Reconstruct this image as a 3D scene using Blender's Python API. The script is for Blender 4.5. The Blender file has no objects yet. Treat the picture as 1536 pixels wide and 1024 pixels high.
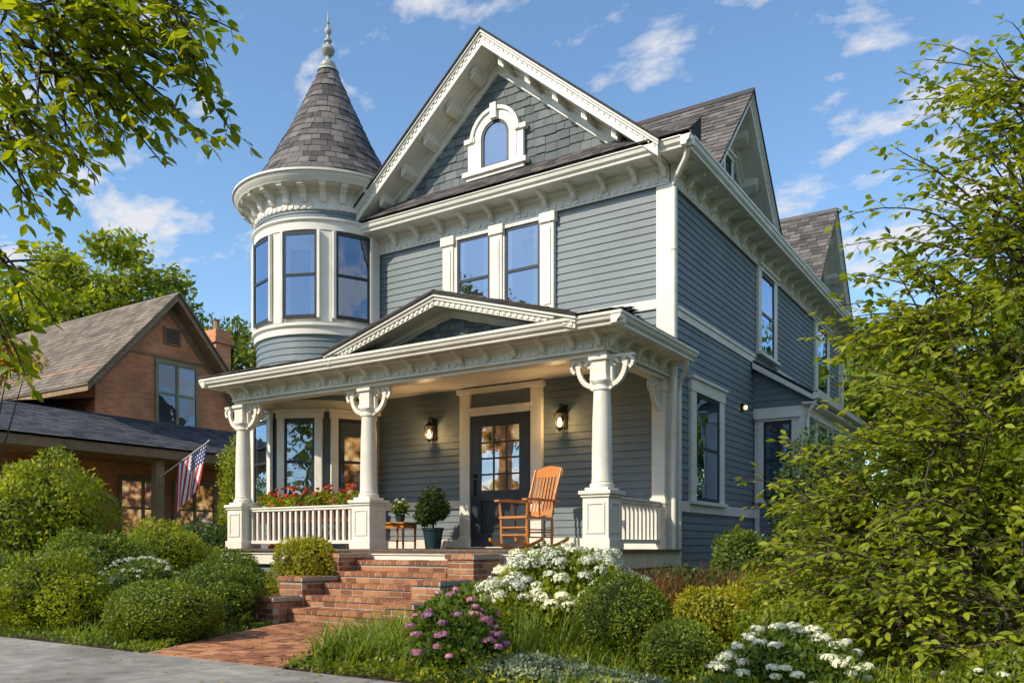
import bpy, math, random
import numpy as np
from mathutils import Vector, Matrix
random.seed(7); rng=np.random.default_rng(7)
V=Vector; Z=V((0,0,1)); PI=math.pi
scene=bpy.context.scene
COL=scene.collection
G=-1.0   # ground level (eye level of the photographer is z=0)

# ------------------------------------------------------------ materials
def newmat(name):
    m=bpy.data.materials.new(name); m.use_nodes=True
    nt=m.node_tree; b=nt.nodes['Principled BSDF']
    return m,nt,b
def N(nt,t,**k):
    n=nt.nodes.new(t)
    for a,v in k.items(): setattr(n,a,v)
    return n
def ramp(nt,fac,cols,pos=None):
    r=N(nt,'ShaderNodeValToRGB'); e=r.color_ramp.elements
    while len(e)<len(cols): e.new(.5)
    for i,c in enumerate(cols):
        e[i].color=(*c,1); e[i].position=(i/(len(cols)-1)) if pos is None else pos[i]
    nt.links.new(fac,r.inputs[0]); return r.outputs[0]
def mulc(nt,a,b,fac=1.0,mode='MULTIPLY'):
    m=N(nt,'ShaderNodeMix',data_type='RGBA',blend_type=mode); m.inputs[0].default_value=fac
    nt.links.new(a,m.inputs[6]); nt.links.new(b,m.inputs[7]); return m.outputs[2]
def surf(name,c1,c2,rough=.55,scale=3.,bump=.15,bscale=60.,island=0.,dirt=.25,metal=0.,spec=.4,stretch=None):
    m,nt,b=newmat(name)
    tc=N(nt,'ShaderNodeTexCoord'); vec=tc.outputs['Object']
    if stretch:
        mp=N(nt,'ShaderNodeMapping'); mp.inputs['Scale'].default_value=stretch
        nt.links.new(vec,mp.inputs[0]); vec=mp.outputs[0]
    n1=N(nt,'ShaderNodeTexNoise'); n1.inputs['Scale'].default_value=scale; n1.inputs['Detail'].default_value=6
    nt.links.new(vec,n1.inputs['Vector'])
    fac=n1.outputs[0]
    if island>0:
        g=N(nt,'ShaderNodeNewGeometry')
        mx=N(nt,'ShaderNodeMix'); mx.inputs[0].default_value=island
        nt.links.new(fac,mx.inputs[2]); nt.links.new(g.outputs['Random Per Island'],mx.inputs[3]); fac=mx.outputs[0]
        col=ramp(nt,fac,[c1,c2],[.15,.85])
    else: col=ramp(nt,fac,[c1,c2],[.3,.7])
    if dirt>0:
        n3=N(nt,'ShaderNodeTexNoise'); n3.inputs['Scale'].default_value=.9; n3.inputs['Detail'].default_value=8
        n3.inputs['Roughness'].default_value=.7
        nt.links.new(tc.outputs['Object'],n3.inputs['Vector'])
        d=1-dirt
        col=mulc(nt,col,ramp(nt,n3.outputs[0],[(d,d,d*.97),(1,1,1)],[.35,.6]))
    nt.links.new(col,b.inputs['Base Color'])
    b.inputs['Roughness'].default_value=rough; b.inputs['Metallic'].default_value=metal
    b.inputs['Specular IOR Level'].default_value=spec
    if bump>0:
        n2=N(nt,'ShaderNodeTexNoise'); n2.inputs['Scale'].default_value=bscale; n2.inputs['Detail'].default_value=4
        nt.links.new(vec,n2.inputs['Vector'])
        bp=N(nt,'ShaderNodeBump'); bp.inputs['Strength'].default_value=bump; bp.inputs['Distance'].default_value=.01
        nt.links.new(n2.outputs[0],bp.inputs['Height']); nt.links.new(bp.outputs[0],b.inputs['Normal'])
    return m
def leafmat(name,c1,c2,trans=.35,tcol=None,rough=.45):
    m,nt,b=newmat(name)
    g=N(nt,'ShaderNodeNewGeometry'); tc=N(nt,'ShaderNodeTexCoord')
    col=ramp(nt,g.outputs['Random Per Island'],[c1,c2],[0,1])
    n=N(nt,'ShaderNodeTexNoise'); n.inputs['Scale'].default_value=1.7; n.inputs['Detail'].default_value=3
    nt.links.new(tc.outputs['Object'],n.inputs['Vector'])
    col=mulc(nt,col,ramp(nt,n.outputs[0],[(.65,.7,.75),(1.25,1.2,1.0)],[.35,.65]))
    nt.links.new(col,b.inputs['Base Color']); b.inputs['Roughness'].default_value=rough
    b.inputs['Specular IOR Level'].default_value=.3
    tr=N(nt,'ShaderNodeBsdfTranslucent')
    tint=N(nt,'ShaderNodeRGB'); tint.outputs[0].default_value=(*(tcol or (2.0,1.8,.6)),1)
    nt.links.new(mulc(nt,col,tint.outputs[0]),tr.inputs[0])
    mx=N(nt,'ShaderNodeMixShader'); mx.inputs[0].default_value=trans
    nt.links.new(b.outputs[0],mx.inputs[1]); nt.links.new(tr.outputs[0],mx.inputs[2])
    nt.links.new(mx.outputs[0],nt.nodes['Material Output'].inputs[0])
    return m
def brickmat(name,c1,c2,mortar,bw=.21,bh=.075):
    m,nt,b=newmat(name)
    tc=N(nt,'ShaderNodeTexCoord'); sx=N(nt,'ShaderNodeSeparateXYZ'); nt.links.new(tc.outputs['Object'],sx.inputs[0])
    ad=N(nt,'ShaderNodeMath',operation='ADD'); nt.links.new(sx.outputs[0],ad.inputs[0]); nt.links.new(sx.outputs[1],ad.inputs[1])
    cb=N(nt,'ShaderNodeCombineXYZ'); nt.links.new(ad.outputs[0],cb.inputs[0]); nt.links.new(sx.outputs[2],cb.inputs[1])
    bt=N(nt,'ShaderNodeTexBrick'); nt.links.new(cb.outputs[0],bt.inputs['Vector'])
    bt.inputs['Scale'].default_value=1; bt.inputs['Brick Width'].default_value=bw; bt.inputs['Row Height'].default_value=bh
    bt.inputs['Mortar Size'].default_value=.008; bt.inputs['Color1'].default_value=(*c1,1); bt.inputs['Color2'].default_value=(*c2,1)
    bt.inputs['Mortar'].default_value=(*mortar,1); bt.inputs['Bias'].default_value=-.1
    n=N(nt,'ShaderNodeTexNoise'); n.inputs['Scale'].default_value=1.2; n.inputs['Detail'].default_value=8
    nt.links.new(tc.outputs['Object'],n.inputs['Vector'])
    col=mulc(nt,bt.outputs[0],ramp(nt,n.outputs[0],[(.7,.67,.65),(1.15,1.1,1.05)],[.3,.7]))
    nt.links.new(col,b.inputs['Base Color']); b.inputs['Roughness'].default_value=.85
    bp=N(nt,'ShaderNodeBump'); bp.inputs['Strength'].default_value=.5; bp.inputs['Distance'].default_value=.01; bp.invert=True
    nt.links.new(bt.outputs[1],bp.inputs['Height']); nt.links.new(bp.outputs[0],b.inputs['Normal'])
    return m
def emis(name,c,s):
    m,nt,b=newmat(name); b.inputs['Emission Color'].default_value=(*c,1); b.inputs['Emission Strength'].default_value=s
    b.inputs['Base Color'].default_value=(*c,1); return m
def warmroom(name):
    m,nt,b=newmat(name); tc=N(nt,'ShaderNodeTexCoord'); n=N(nt,'ShaderNodeTexNoise'); n.inputs['Scale'].default_value=4.2; n.inputs['Detail'].default_value=3
    nt.links.new(tc.outputs['Object'],n.inputs['Vector'])
    c=ramp(nt,n.outputs[0],[(.02,.008,.003),(.16,.055,.015),(.6,.25,.07),(1.,.66,.3)],[.36,.47,.56,.68])
    nt.links.new(c,b.inputs['Emission Color']); b.inputs['Emission Strength'].default_value=1.15; b.inputs['Base Color'].default_value=(.05,.03,.02,1); return m
def glassmat(name,refl=.27,tint=(.56,.68,.88)):
    m,nt,b=newmat(name); nt.nodes.remove(b)
    gl=N(nt,'ShaderNodeBsdfGlossy'); gl.inputs['Color'].default_value=(*tint,1); gl.inputs['Roughness'].default_value=.012
    tp=N(nt,'ShaderNodeBsdfTransparent'); tp.inputs[0].default_value=(.6,.66,.68,1)
    lw=N(nt,'ShaderNodeLayerWeight'); lw.inputs[0].default_value=.25
    mr=N(nt,'ShaderNodeMapRange'); nt.links.new(lw.outputs[1],mr.inputs[0]); mr.inputs[3].default_value=refl; mr.inputs[4].default_value=1
    mx=N(nt,'ShaderNodeMixShader'); nt.links.new(mr.outputs[0],mx.inputs[0])
    nt.links.new(tp.outputs[0],mx.inputs[1]); nt.links.new(gl.outputs[0],mx.inputs[2])
    tc=N(nt,'ShaderNodeTexCoord'); n=N(nt,'ShaderNodeTexNoise'); n.inputs['Scale'].default_value=1.6
    nt.links.new(tc.outputs['Object'],n.inputs['Vector'])
    bp=N(nt,'ShaderNodeBump'); bp.inputs['Strength'].default_value=.3; bp.inputs['Distance'].default_value=.02
    nt.links.new(n.outputs[0],bp.inputs['Height']); nt.links.new(bp.outputs[0],gl.inputs['Normal'])
    nt.links.new(mx.outputs[0],nt.nodes['Material Output'].inputs[0]); return m

M={}
M['trim']=surf('white_paint',(.75,.715,.635),(.84,.81,.735),.42,4,.12,90,0,.15)
M['blue']=surf('blue_grey_siding',(.150,.192,.218),(.192,.236,.262),.55,5,.25,50,.35,.18,stretch=(1,1,6))
M['blueshingle']=surf('blue_grey_shingle',(.085,.108,.118),(.18,.21,.222),.75,9,.4,70,.65,.2)
M['roof']=surf('roof_shingle',(.060,.055,.056),(.21,.19,.18),.85,12,.6,120,.65,.2)
M['roofdark']=surf('roof_felt',(.03,.03,.03),(.06,.055,.05),.9,20,.3)
M['sash']=surf('black_sash',(.018,.02,.024),(.03,.033,.038),.35,10,.05,60,0,0)
M['door']=surf('charcoal_door',(.026,.034,.044),(.038,.048,.06),.35,6,.08,80,0,0)
M['dark']=surf('dark_interior',(.006,.009,.014),(.022,.026,.034),.8,2,0,10,0,0)
M['curtain']=surf('curtain_cloth',(.14,.16,.18),(.24,.26,.29),.9,3,.2,20,0,0,stretch=(20,20,.5))
M['glass']=glassmat('window_glass')
M['glasslow']=glassmat('porch_glass',.10)
M['warm']=warmroom('warm_interior')
M['lamp']=emis('lantern_flame',(1,.55,.18),9)
M['lamp2']=emis('sconce_glass',(1,.72,.4),1.6)
M['iron']=surf('black_iron',(.015,.013,.012),(.03,.026,.022),.4,20,.1,80,0,0,.6)
M['floor']=surf('porch_floor_boards',(.12,.08,.06),(.19,.135,.11),.5,6,.2,50,.4,.2)
M['brick']=surf('brick_red',(.22,.078,.038),(.54,.25,.12),.85,14,.8,120,.7,.35)
M['mortar']=surf('mortar',(.34,.30,.25),(.46,.42,.36),.95,20,.5,100,0,.3)
M['stone']=surf('foundation_stone',(.12,.12,.12),(.2,.2,.19),.9,5,.4,30,0,.3)
M['concrete']=surf('concrete_pavement',(.25,.235,.21),(.40,.375,.34),.85,6,.7,150,0,.45)
M['asphalt']=surf('asphalt',(.04,.04,.042),(.065,.064,.062),.85,30,.6,200,0,.2)
M['mulch']=surf('mulch',(.025,.016,.01),(.075,.05,.03),.95,25,1.,90,0,.3)
M['lawn']=surf('lawn',(.04,.07,.015),(.10,.13,.035),.9,12,.8,120,0,.4)
M['wood']=surf('oak_wood',(.40,.14,.03),(.58,.24,.06),.32,6,.12,40,.3,.0,spec=.5,stretch=(4,4,.8))
M['bark']=surf('bark',(.05,.036,.025),(.12,.09,.065),.9,14,1.,40,0,.2,stretch=(3,3,.6))
M['twig']=surf('twig_bark',(.045,.035,.02),(.09,.07,.04),.8,14,.3,60,0,0)
M['pot']=surf('teal_pot',(.018,.045,.055),(.03,.065,.075),.3,5,.05,50,0,.1)
M['nbrick']=brickmat('neighbour_brick',(.80,.30,.11),(.62,.20,.08),(.52,.38,.26))
M['nroof']=surf('neighbour_roof',(.13,.105,.085),(.29,.235,.185),.85,10,.6,120,.6,.3)
M['nroof2']=surf('neighbour_porch_roof',(.045,.05,.058),(.12,.125,.14),.85,10,.5,120,.6,.25)
M['ntrim']=surf('brown_trim',(.26,.155,.08),(.38,.25,.14),.6,6,.2,60,0,.2)
M['nolive']=surf('olive_window_paint',(.22,.19,.09),(.30,.27,.15),.5,6,.1,60,0,.1)
M['nwhite']=surf('cream_shade',(.45,.43,.36),(.6,.57,.5),.7,3,0,60,0,0)
M['red']=surf('flag_red',(.48,.02,.03),(.60,.04,.05),.8,8,.1,80,0,0)
M['white']=surf('flag_white',(.78,.76,.73),(.88,.86,.83),.8,8,.1,80,0,0)
M['navy']=surf('flag_blue',(.02,.03,.14),(.03,.045,.20),.8,8,.1,80,0,0)
L={}
L['mid']=leafmat('leaf_green',(.07,.13,.016),(.19,.26,.036))
L['dark']=leafmat('leaf_dark_green',(.032,.072,.018),(.09,.145,.032),.25)
L['bright']=leafmat('leaf_bright_green',(.13,.195,.014),(.33,.37,.035),.42)
L['tree']=leafmat('street_tree_leaf',(.11,.17,.012),(.27,.31,.025),.55,(2.2,2.0,.4))
L['yellow']=leafmat('leaf_yellow_green',(.22,.25,.015),(.45,.42,.03),.35)
L['gold']=leafmat('leaf_gold',(.32,.24,.012),(.52,.36,.03),.4)
L['box']=leafmat('boxwood_leaf',(.075,.135,.010),(.25,.30,.028),.28)
L['far']=leafmat('distant_leaf',(.09,.14,.025),(.22,.26,.05),.35)
L['grass']=leafmat('grass_blade',(.09,.16,.016),(.27,.34,.05),.35)
L['rust']=leafmat('rust_plume',(.16,.06,.025),(.36,.17,.07),.3,(1.6,1.2,.8))
L['sage']=leafmat('sage_leaf',(.15,.20,.12),(.33,.38,.26),.25,(1.2,1.2,1))
L['wflower']=leafmat('white_petal',(.68,.70,.50),(.90,.90,.80),.25,(1,1,1))
L['pink']=leafmat('pink_petal',(.55,.18,.34),(.82,.42,.58),.3,(1,1,1))
L['redf']=leafmat('red_petal',(.50,.03,.02),(.72,.13,.06),.25,(1,1,1))
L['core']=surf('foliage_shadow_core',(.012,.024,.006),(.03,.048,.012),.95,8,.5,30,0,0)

# ------------------------------------------------------------ mesh builder
def empty(name,loc=(0,0,0)):
    e=bpy.data.objects.new(name,None); e.empty_display_size=.3; COL.objects.link(e); e.location=loc; return e
class MB:
    def __init__(s): s.v=[]; s.f=[]
    def add(s,vs,fs):
        o=len(s.v); s.v.extend([tuple(p) for p in vs]); s.f.extend([tuple(i+o for i in f) for f in fs])
    def lb(s,O,A,D,a0,a1,d0,d1,z0,z1,j=.0006):
        r=lambda:random.uniform(-j,j)
        a0+=r();a1+=r();d1+=r();z0+=r();z1+=r()
        O=V(O)
        vs=[O+A*a+D*d+Z*z for z in(z0,z1) for a,d in((a0,d0),(a1,d0),(a1,d1),(a0,d1))]
        s.add(vs,[(0,1,2,3),(4,5,6,7),(0,1,5,4),(1,2,6,5),(2,3,7,6),(3,0,4,7)])
    def box(s,x0,x1,y0,y1,z0,z1,j=.0006): s.lb((0,0,0),V((1,0,0)),V((0,1,0)),x0,x1,y0,y1,z0,z1,j)
    def prism(s,pts,e):
        n=len(pts); e=V(e); pts=[V(p) for p in pts]
        s.add(pts+[p+e for p in pts],[tuple(range(n)),tuple(range(n,2*n))]+[(i,(i+1)%n,(i+1)%n+n,i+n) for i in range(n)])
    def quad(s,*p): s.add(p,[tuple(range(len(p)))])
    def tube(s,pts,rad,n=8):
        pts=[V(p) for p in pts]; rings=[]
        if not hasattr(rad,'__len__'): rad=[rad]*len(pts)
        for i,p in enumerate(pts):
            t=(pts[min(i+1,len(pts)-1)]-pts[max(i-1,0)])
            if t.length<1e-9: t=V((0,0,1))
            t.normalize(); a=t.cross(V((.31,.17,.93))); 
            if a.length<1e-3: a=t.cross(V((1,0,0)))
            a.normalize(); b=t.cross(a)
            rings+= [p+(a*math.cos(2*PI*k/n)+b*math.sin(2*PI*k/n))*rad[i] for k in range(n)]
        fs=[]
        for i in range(len(pts)-1):
            for k in range(n): fs.append((i*n+k,i*n+(k+1)%n,(i+1)*n+(k+1)%n,(i+1)*n+k))
        fs.append(tuple(range(n))); fs.append(tuple((len(pts)-1)*n+k for k in range(n)))
        s.add(rings,fs)
    def lathe(s,prof,c,n=24,a0=0,a1=2*PI):
        full=abs(a1-a0-2*PI)<1e-6; m=n if full else n+1
        vs=[];fs=[]
        for r,z in prof:
            for k in range(m):
                a=a0+(a1-a0)*k/n; vs.append((c[0]+r*math.cos(a),c[1]+r*math.sin(a),c[2]+z))
        for i in range(len(prof)-1):
            for k in range(n):
                k2=(k+1)%m; fs.append((i*m+k,i*m+k2,(i+1)*m+k2,(i+1)*m+k))
        s.add(vs,fs)
    def finish(s,name,mat,parent=None,bevel=0,smooth=False,recalc=True):
        me=bpy.data.meshes.new(name); me.from_pydata(s.v,[],s.f); me.validate()
        if recalc:
            import bmesh
            bm=bmesh.new(); bm.from_mesh(me); bmesh.ops.recalc_face_normals(bm,faces=bm.faces); bm.to_mesh(me); bm.free()
        if smooth:
            me.polygons.foreach_set('use_smooth',[True]*len(me.polygons))
            try: me.set_sharp_from_angle(angle=math.radians(38))
            except Exception: pass
        me.materials.append(mat)
        o=bpy.data.objects.new(name,me); COL.objects.link(o)
        if parent: o.parent=parent
        if bevel>0:
            b=o.modifiers.new('bevel','BEVEL'); b.width=bevel; b.segments=2; b.limit_method='ANGLE'; b.angle_limit=math.radians(40)
        return o

X1=V((1,0,0)); Y1=V((0,1,0))
# ------------------------------------------------------------ house component functions
def siding(mb,O,A,D,a0,a1,z0,z1,ex=.112,clip=None):
    O=V(O); z=z0
    while z<z1-.01:
        zt=min(z+ex,z1); aa0,aa1=a0,a1; bb0,bb1=a0,a1
        if clip:
            c=clip(z); 
            if c is None: break
            aa0,aa1=c; c2=clip(zt) or (sum(c)/2,sum(c)/2); bb0,bb1=c2
        P=lambda a,d,zz:O+A*a+D*d+Z*zz
        cuts=[0,1] if clip else [0]+sorted(random.random() for _ in range(int((a1-a0)/2.6)))+[1]
        for k in range(len(cuts)-1):
            f,g=cuts[k],cuts[k+1]; e=.0015/max(.1,a1-a0) if k<len(cuts)-2 else 0
            l=lambda p,q,t:p+(q-p)*t
            mb.add([P(l(aa0,aa1,f),.018,z),P(l(aa0,aa1,g-e),.018,z),P(l(bb0,bb1,g-e),.004,zt),P(l(bb0,bb1,f),.004,zt),P(l(aa0,aa1,f),.0,z),P(l(aa0,aa1,g-e),.0,z)],[(0,1,2,3),(4,5,1,0)])
        z=zt
def shingles(mb,O,U,Vd,Nn,wu,lv,ex,wd,inside=None,th=.014,jit=.012):
    O=V(O);r=0;v=0
    while v<lv:
        u=-random.random()*wd
        while u<wu:
            w=wd*random.uniform(.7,1.3); c=(u+w/2,v+ex/2)
            if inside is None or inside(*c):
                u0=max(u,0)+.003;u1=min(u+w,wu)-.003
                if u1-u0>.02:
                    b=v+random.uniform(-jit,jit*.3); t=min(v+ex*1.25,lv+.01); h=th*random.uniform(.8,1.3)
                    P=lambda a,q,n:O+U*a+Vd*q+Nn*n
                    mb.add([P(u0,b,h),P(u1,b,h),P(u1,t,.001),P(u0,t,.001),P(u0,b,0),P(u1,b,0),P(u0,t,-.004),P(u1,t,-.004)],
                           [(0,1,2,3),(4,5,1,0),(4,0,3,6),(1,5,7,2)])
            u+=w
        v+=ex;r+=1
BR=[(0,0),(.86,0),(.86,-.18),(.78,-.26),(.62,-.28),(.5,-.42),(.34,-.5),(.26,-.78),(.16,-.95),(0,-1)]
def bracket(mb,O,A,D,w,dep,h):
    mb.prism([V(O)-A*w/2+D*(d*dep)+Z*(z*h) for d,z in BR],A*w)
    mb.prism([V(O)-A*(w/2+.01)+D*(d*dep)+Z*z for d,z in [(0,0),(.92,0),(.92,-.018),(0,-.018)]],A*(w+.02))
def eave(mb,p0,p1,n,zt,over,fr,bsp,gh=.16,e0=0,e1=0,bh=.2,dent=True,bw=.075,skip=None):
    p0=V(p0);p1=V(p1);A=(p1-p0);Ln=A.length;A.normalize();D=V(n)
    def ex(poly,s,e): mb.prism([p0+A*s+D*d+Z*z for d,z in poly],A*(e-s))
    o=over
    ex([(o-.12,zt-.004),(o+.03,zt),(o+.03,zt-.035),(o+.012,zt-.05),(o-.0,zt-gh*.6),(o-.035,zt-gh*.8),(o-.04,zt-gh),(o-.12,zt-gh)],-e0,Ln+e1)
    sf=zt-gh
    ex([(0,sf+.05),(o-.1,sf+.05),(o-.1,sf+.012),(0,sf+.012)],-max(e0-.1,0),Ln+max(e1-.1,0))
    ex([(0,sf+.012),(.035,sf+.012),(.035,sf-fr),(0,sf-fr)],0,Ln)
    ex([(.035,sf+.011),(.085,sf+.011),(.075,sf-.03),(.045,sf-.055),(.035,sf-.055)],0,Ln)
    ex([(.035,sf-fr+.015),(.055,sf-fr+.015),(.055,sf-fr-.012),(.035,sf-fr-.012)],0,Ln)
    nb=max(2,round(Ln/bsp))
    for i in range(nb+1):
        a=min(max(Ln*i/nb,.06),Ln-.06); bracket(mb,p0+A*a+D*.035+Z*(sf+.011),A,D,bw,(o-.1)*.95,bh)
    if dent:
        k=int(Ln/.13)
        for i in range(k):
            a=Ln*(i+.25)/k
            mb.lb(p0,A,D,a,a+.065,.035,.052,sf-fr+.03,sf-fr+.085)
def rake(tm,rf,O,A,D,hl,hr,zpk,sl,over,dep,fr=.34,bsp=.5,gh=.17,dsc=1.,bh=.12):
    """gable roof edge: O on wall plane under the peak (z=0)"""
    O=V(O)
    for sg,half in((-1,hl),(1,hr)):
        zl=lambda a:zpk-sl*abs(a)
        def slab(mb,a0,a1,d0,d1,t0,t1):
            a0*=sg;a1*=sg
            mb.prism([O+A*a+D*d0+Z*(zl(a)-t) for a,t in((a0,t0),(a1,t0),(a1,t1),(a0,t1))],D*(d1-d0))
        slab(rf,0,half+.06,-dep,over+.07,0,.035)
        slab(tm,0,half+.05,over-.10,over+.05,.037,.075)
        slab(tm,0,half+.035,over-.10,over+.025,.075,.115)
        slab(tm,0,half+.02,over-.10,over,.115,.115+gh)
        if dsc:
            n=int(half/.085)
            for i in range(n): a=half*(i+.3)/n; slab(tm,a,a+.045,over,over+.015,.125,.165)
        slab(tm,0,half,.0,over-.10,.115+gh-.05,.115+gh-.01)
        slab(tm,0,half,.0,.03,.115+gh-.02,.115+gh+fr)
        slab(tm,0,half,.03,.055,.115+gh+fr-.05,.115+gh+fr-.01)
        slab(tm,0,half,.03,.09,.115+gh-.02,.115+gh+.05)
        if bsp:
            n=int(half/bsp)
            for i in range(n):
                a=(i+.55)*half/n
                slab(tm,a-.05,a+.05,.03,over-.14,.105+gh,.105+gh+bh)
                slab(tm,a-.038,a+.038,over-.2,over-.12,.105+gh,.105+gh+bh*.6)
def window(S,O,A,D,w,h,cas=.13,head=.17,sill=True,kind='dark',split=.5,double=True,cur=True):
    """O: bottom centre of opening on the wall surface"""
    O=V(O); T=S['trim'];hw=w/2
    T.lb(O,A,D,-hw-cas,-hw,.004,.06,-.02,h+.02); T.lb(O,A,D,hw,hw+cas,.004,.06,-.02,h+.02)
    if head: 
        T.lb(O,A,D,-hw-cas-.02,hw+cas+.02,.004,.072,h+.018,h+head); T.lb(O,A,D,-hw-cas-.05,hw+cas+.05,.0,.11,h+head,h+head+.045)
    if sill: T.lb(O,A,D,-hw-cas-.04,hw+cas+.04,.0,.11,-.075,-.018)
    fr=.045; K=S['sash']
    K.lb(O,A,D,-hw,-hw+fr,.006,.045,-.015,h+.015); K.lb(O,A,D,hw-fr,hw,.006,.045,-.015,h+.015)
    K.lb(O,A,D,-hw+fr,hw-fr,.006,.045,h-fr,h+.014); K.lb(O,A,D,-hw+fr,hw-fr,.006,.045,-.014,fr)
    if double: K.lb(O,A,D,-hw+fr,hw-fr,.006,.05,h*split-.025,h*split+.025)
    P=lambda a,d,z:O+A*a+D*d+Z*z
    g=hw-fr+.004
    S['glass' if kind!='warm' else 'glasslow'].quad(P(-g,.034,fr-.004),P(g,.034,fr-.004),P(g,.034,h-fr+.004),P(-g,.034,h-fr+.004))
    S['warm' if kind=='warm' else 'dark'].quad(P(-g,.021,fr-.004),P(g,.021,fr-.004),P(g,.021,h-fr+.004),P(-g,.021,h-fr+.004))
    if cur:
        c=S['curtain']; q=w*.14
        for sg in(-1,1):
            n=5
            for i in range(n):
                a0=sg*(g-q*i/n); a1=sg*(g-q*(i+1)/n)
                c.quad(P(a0,.024+.004*(i%2),fr),P(a1,.028-.004*(i%2),fr),P(a1,.028-.004*(i%2),h-fr),P(a0,.024+.004*(i%2),h-fr))
        if random.random()<.3:
            c.quad(P(-g+q,.0235,h*.8),P(g-q,.0235,h*.8),P(g-q,.0235,h-fr),P(-g+q,.0235,h-fr))

H=empty('victorian_house')
S={k:MB() for k in('trim','blue','roof','roofdark','sash','glass','glasslow','dark','warm','curtain','bshing','stone','floor','core','door','trimr','bluer','lamp','lamp2','iron')}
T=S['trim']
# --- core volumes
S['core'].box(-6.8,-.01,.01,11.5,-1,5.5)
S['core'].box(.0,.89,4.01,9.49,-1,2.5)
S['core'].prism([(-5.85,.012,5.45),(-.05,.012,5.45),(-2.95,.012,7.8)],(0,11.4,0))
# --- front & side siding
siding(S['blue'],(0,0,0),X1,-Y1,-6.6,-.2,-.05,5.2)
siding(S['blue'],(0,0,0),Y1,X1,.2,11.5,-.55,5.2)
S['stone'].box(-.03,.035,0.,11.5,-1.,-.56); 
# corner boards
T.box(-.2,.032,-.034,.0,-.6,5.2); T.box(.0,.034,.0,.2,-.6,5.2); T.box(-.005,.033,11.32,11.53,-.6,5.2)
# belts
T.lb((0,0,0),Y1,X1,.2,3.98,.0,.038,3.33,3.48); T.lb((0,0,0),Y1,X1,.2,3.98,.038,.06,3.44,3.495)
T.lb((0,0,0),Y1,X1,5.55,8.45,.0,.038,3.40,3.5); T.lb((0,0,0),Y1,X1,10.2,11.4,.0,.038,3.36,3.48)
T.lb((0,0,0),X1,-Y1,-6.4,-.2,.0,.038,3.42,3.56)
T.lb((0,0,0),Y1,X1,.2,3.98,.0,.045,.50,.66); T.lb((0,0,0),Y1,X1,.2,3.98,.0,.04,-.6,-.42)
T.lb((0,0,0),X1,-Y1,-5.6,-3.72,.0,.04,.62,.75);T.lb((0,0,0),X1,-Y1,-2.1,-.2,.0,.04,-.05,.12);T.lb((0,0,0),X1,-Y1,-5.6,-3.72,.0,.04,-.05,.1)
# --- main eaves
eave(T,(-5.6,0,0),(0,0,0),(0,-1,0),5.62,.47,.27,.52,e1=.5)
eave(T,(0,0,0),(0,11.5,0),(1,0,0),5.618,.47,.27,.52,e0=.5,e1=.45)
eave(T,(0,11.5,0),(-6.5,11.5,0),(0,1,0),5.616,.47,.27,1.2,e0=.45,dent=False)
# --- pent roof under gable
pz0,pz1=5.635,6.03
S['roofdark'].prism([(-5.5,-.5,pz0-.01),(-5.5,-.02,pz1-.012),(-5.5,-.02,5.6),(-5.5,-.5,5.6)],(5.97,0,0))
Vd=V((0,.5,pz1-pz0)); lv=Vd.length; Vd.normalize(); Nn=V((0,-Vd.z,Vd.y))
shingles(S['roof'],(-5.6,-.52,pz0),X1,Vd,Nn,6.1,lv,.13,.2)
# side flare above gutter
S['roofdark'].prism([(.49,-.5,5.62),(.0,-.5,5.74),(.0,-.5,5.6),(.49,-.5,5.6)],(0,12.45,0))
# --- front gable
GX=-2.95
rake(T,S['roofdark'],(GX,0,0),X1,-Y1,2.9,2.95,8.15,.84,.5,11.9,fr=.24,bsp=.46,gh=.15,bh=.13)
def ing(u,v):
    x=-5.9+u; z=5.9+v; return z<7.73-.84*abs(x-GX)+.12
shingles(S['bshing'],(-5.9,-.004,5.9),X1,Z,-Y1,5.9,1.9,.135,.2,ing,th=.02,jit=.02)
# gable arched window
cx=GX-.02; zb=6.2; wr=.27; hstr=.42
def arch(r,z0,n=20): return [(cx-r,z0)]+[(cx+r*math.cos(PI-PI*i/n),zb+hstr+r*math.sin(PI*i/n)) for i in range(n+1)]+[(cx+r,z0)]
def ring(mb,r0,r1,y0,y1,n=24):
    for i in range(n):
        a,b=PI-PI*i/n,PI-PI*(i+1)/n
        c=[(cx+r*math.cos(t),y0,zb+hstr+r*math.sin(t)) for r,t in((r0,a),(r1,a),(r1,b),(r0,b))]
        mb.prism(c,(0,y1-y0,0))
yf=-.03
ring(T,wr,wr+.15,yf,-.10); ring(T,wr+.15,wr+.21,yf,-.13)
T.box(cx-wr-.15,cx-wr,-.10,yf,zb-.06,zb+hstr); T.box(cx+wr,cx+wr+.15,-.10,yf,zb-.06,zb+hstr)
for sg in(-1,1):
    a,b=sorted((cx+sg*(wr+.15),cx+sg*(wr+.27))); T.box(a,b,-.09,yf,zb-.06,zb+hstr*.98)
    a,b=sorted((cx+sg*(wr+.12),cx+sg*(wr+.33))); T.box(a,b,-.12,yf,zb+hstr*.98,zb+hstr+.07)
T.box(cx-.62,cx+.62,-.15,yf,zb-.14,zb-.06); T.box(cx-.56,cx+.56,-.11,yf,zb-.2,zb-.14)
T.box(cx-.06,cx+.06,-.16,yf,zb+hstr+wr+.0,zb+hstr+wr+.25)
ring(S['sash'],wr-.045,wr,-.05,-.085)
S['sash'].box(cx-wr,cx-wr+.045,-.085,-.05,zb-.05,zb+hstr);S['sash'].box(cx+wr-.045,cx+wr,-.085,-.05,zb-.05,zb+hstr);S['sash'].box(cx-wr,cx+wr,-.085,-.05,zb-.055,zb-.01)
S['glass'].quad(*[(x,-.07,z) for x,z in arch(wr-.04,zb-.02)]); S['dark'].quad(*[(x,-.045,z) for x,z in arch(wr-.03,zb-.02)])
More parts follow.
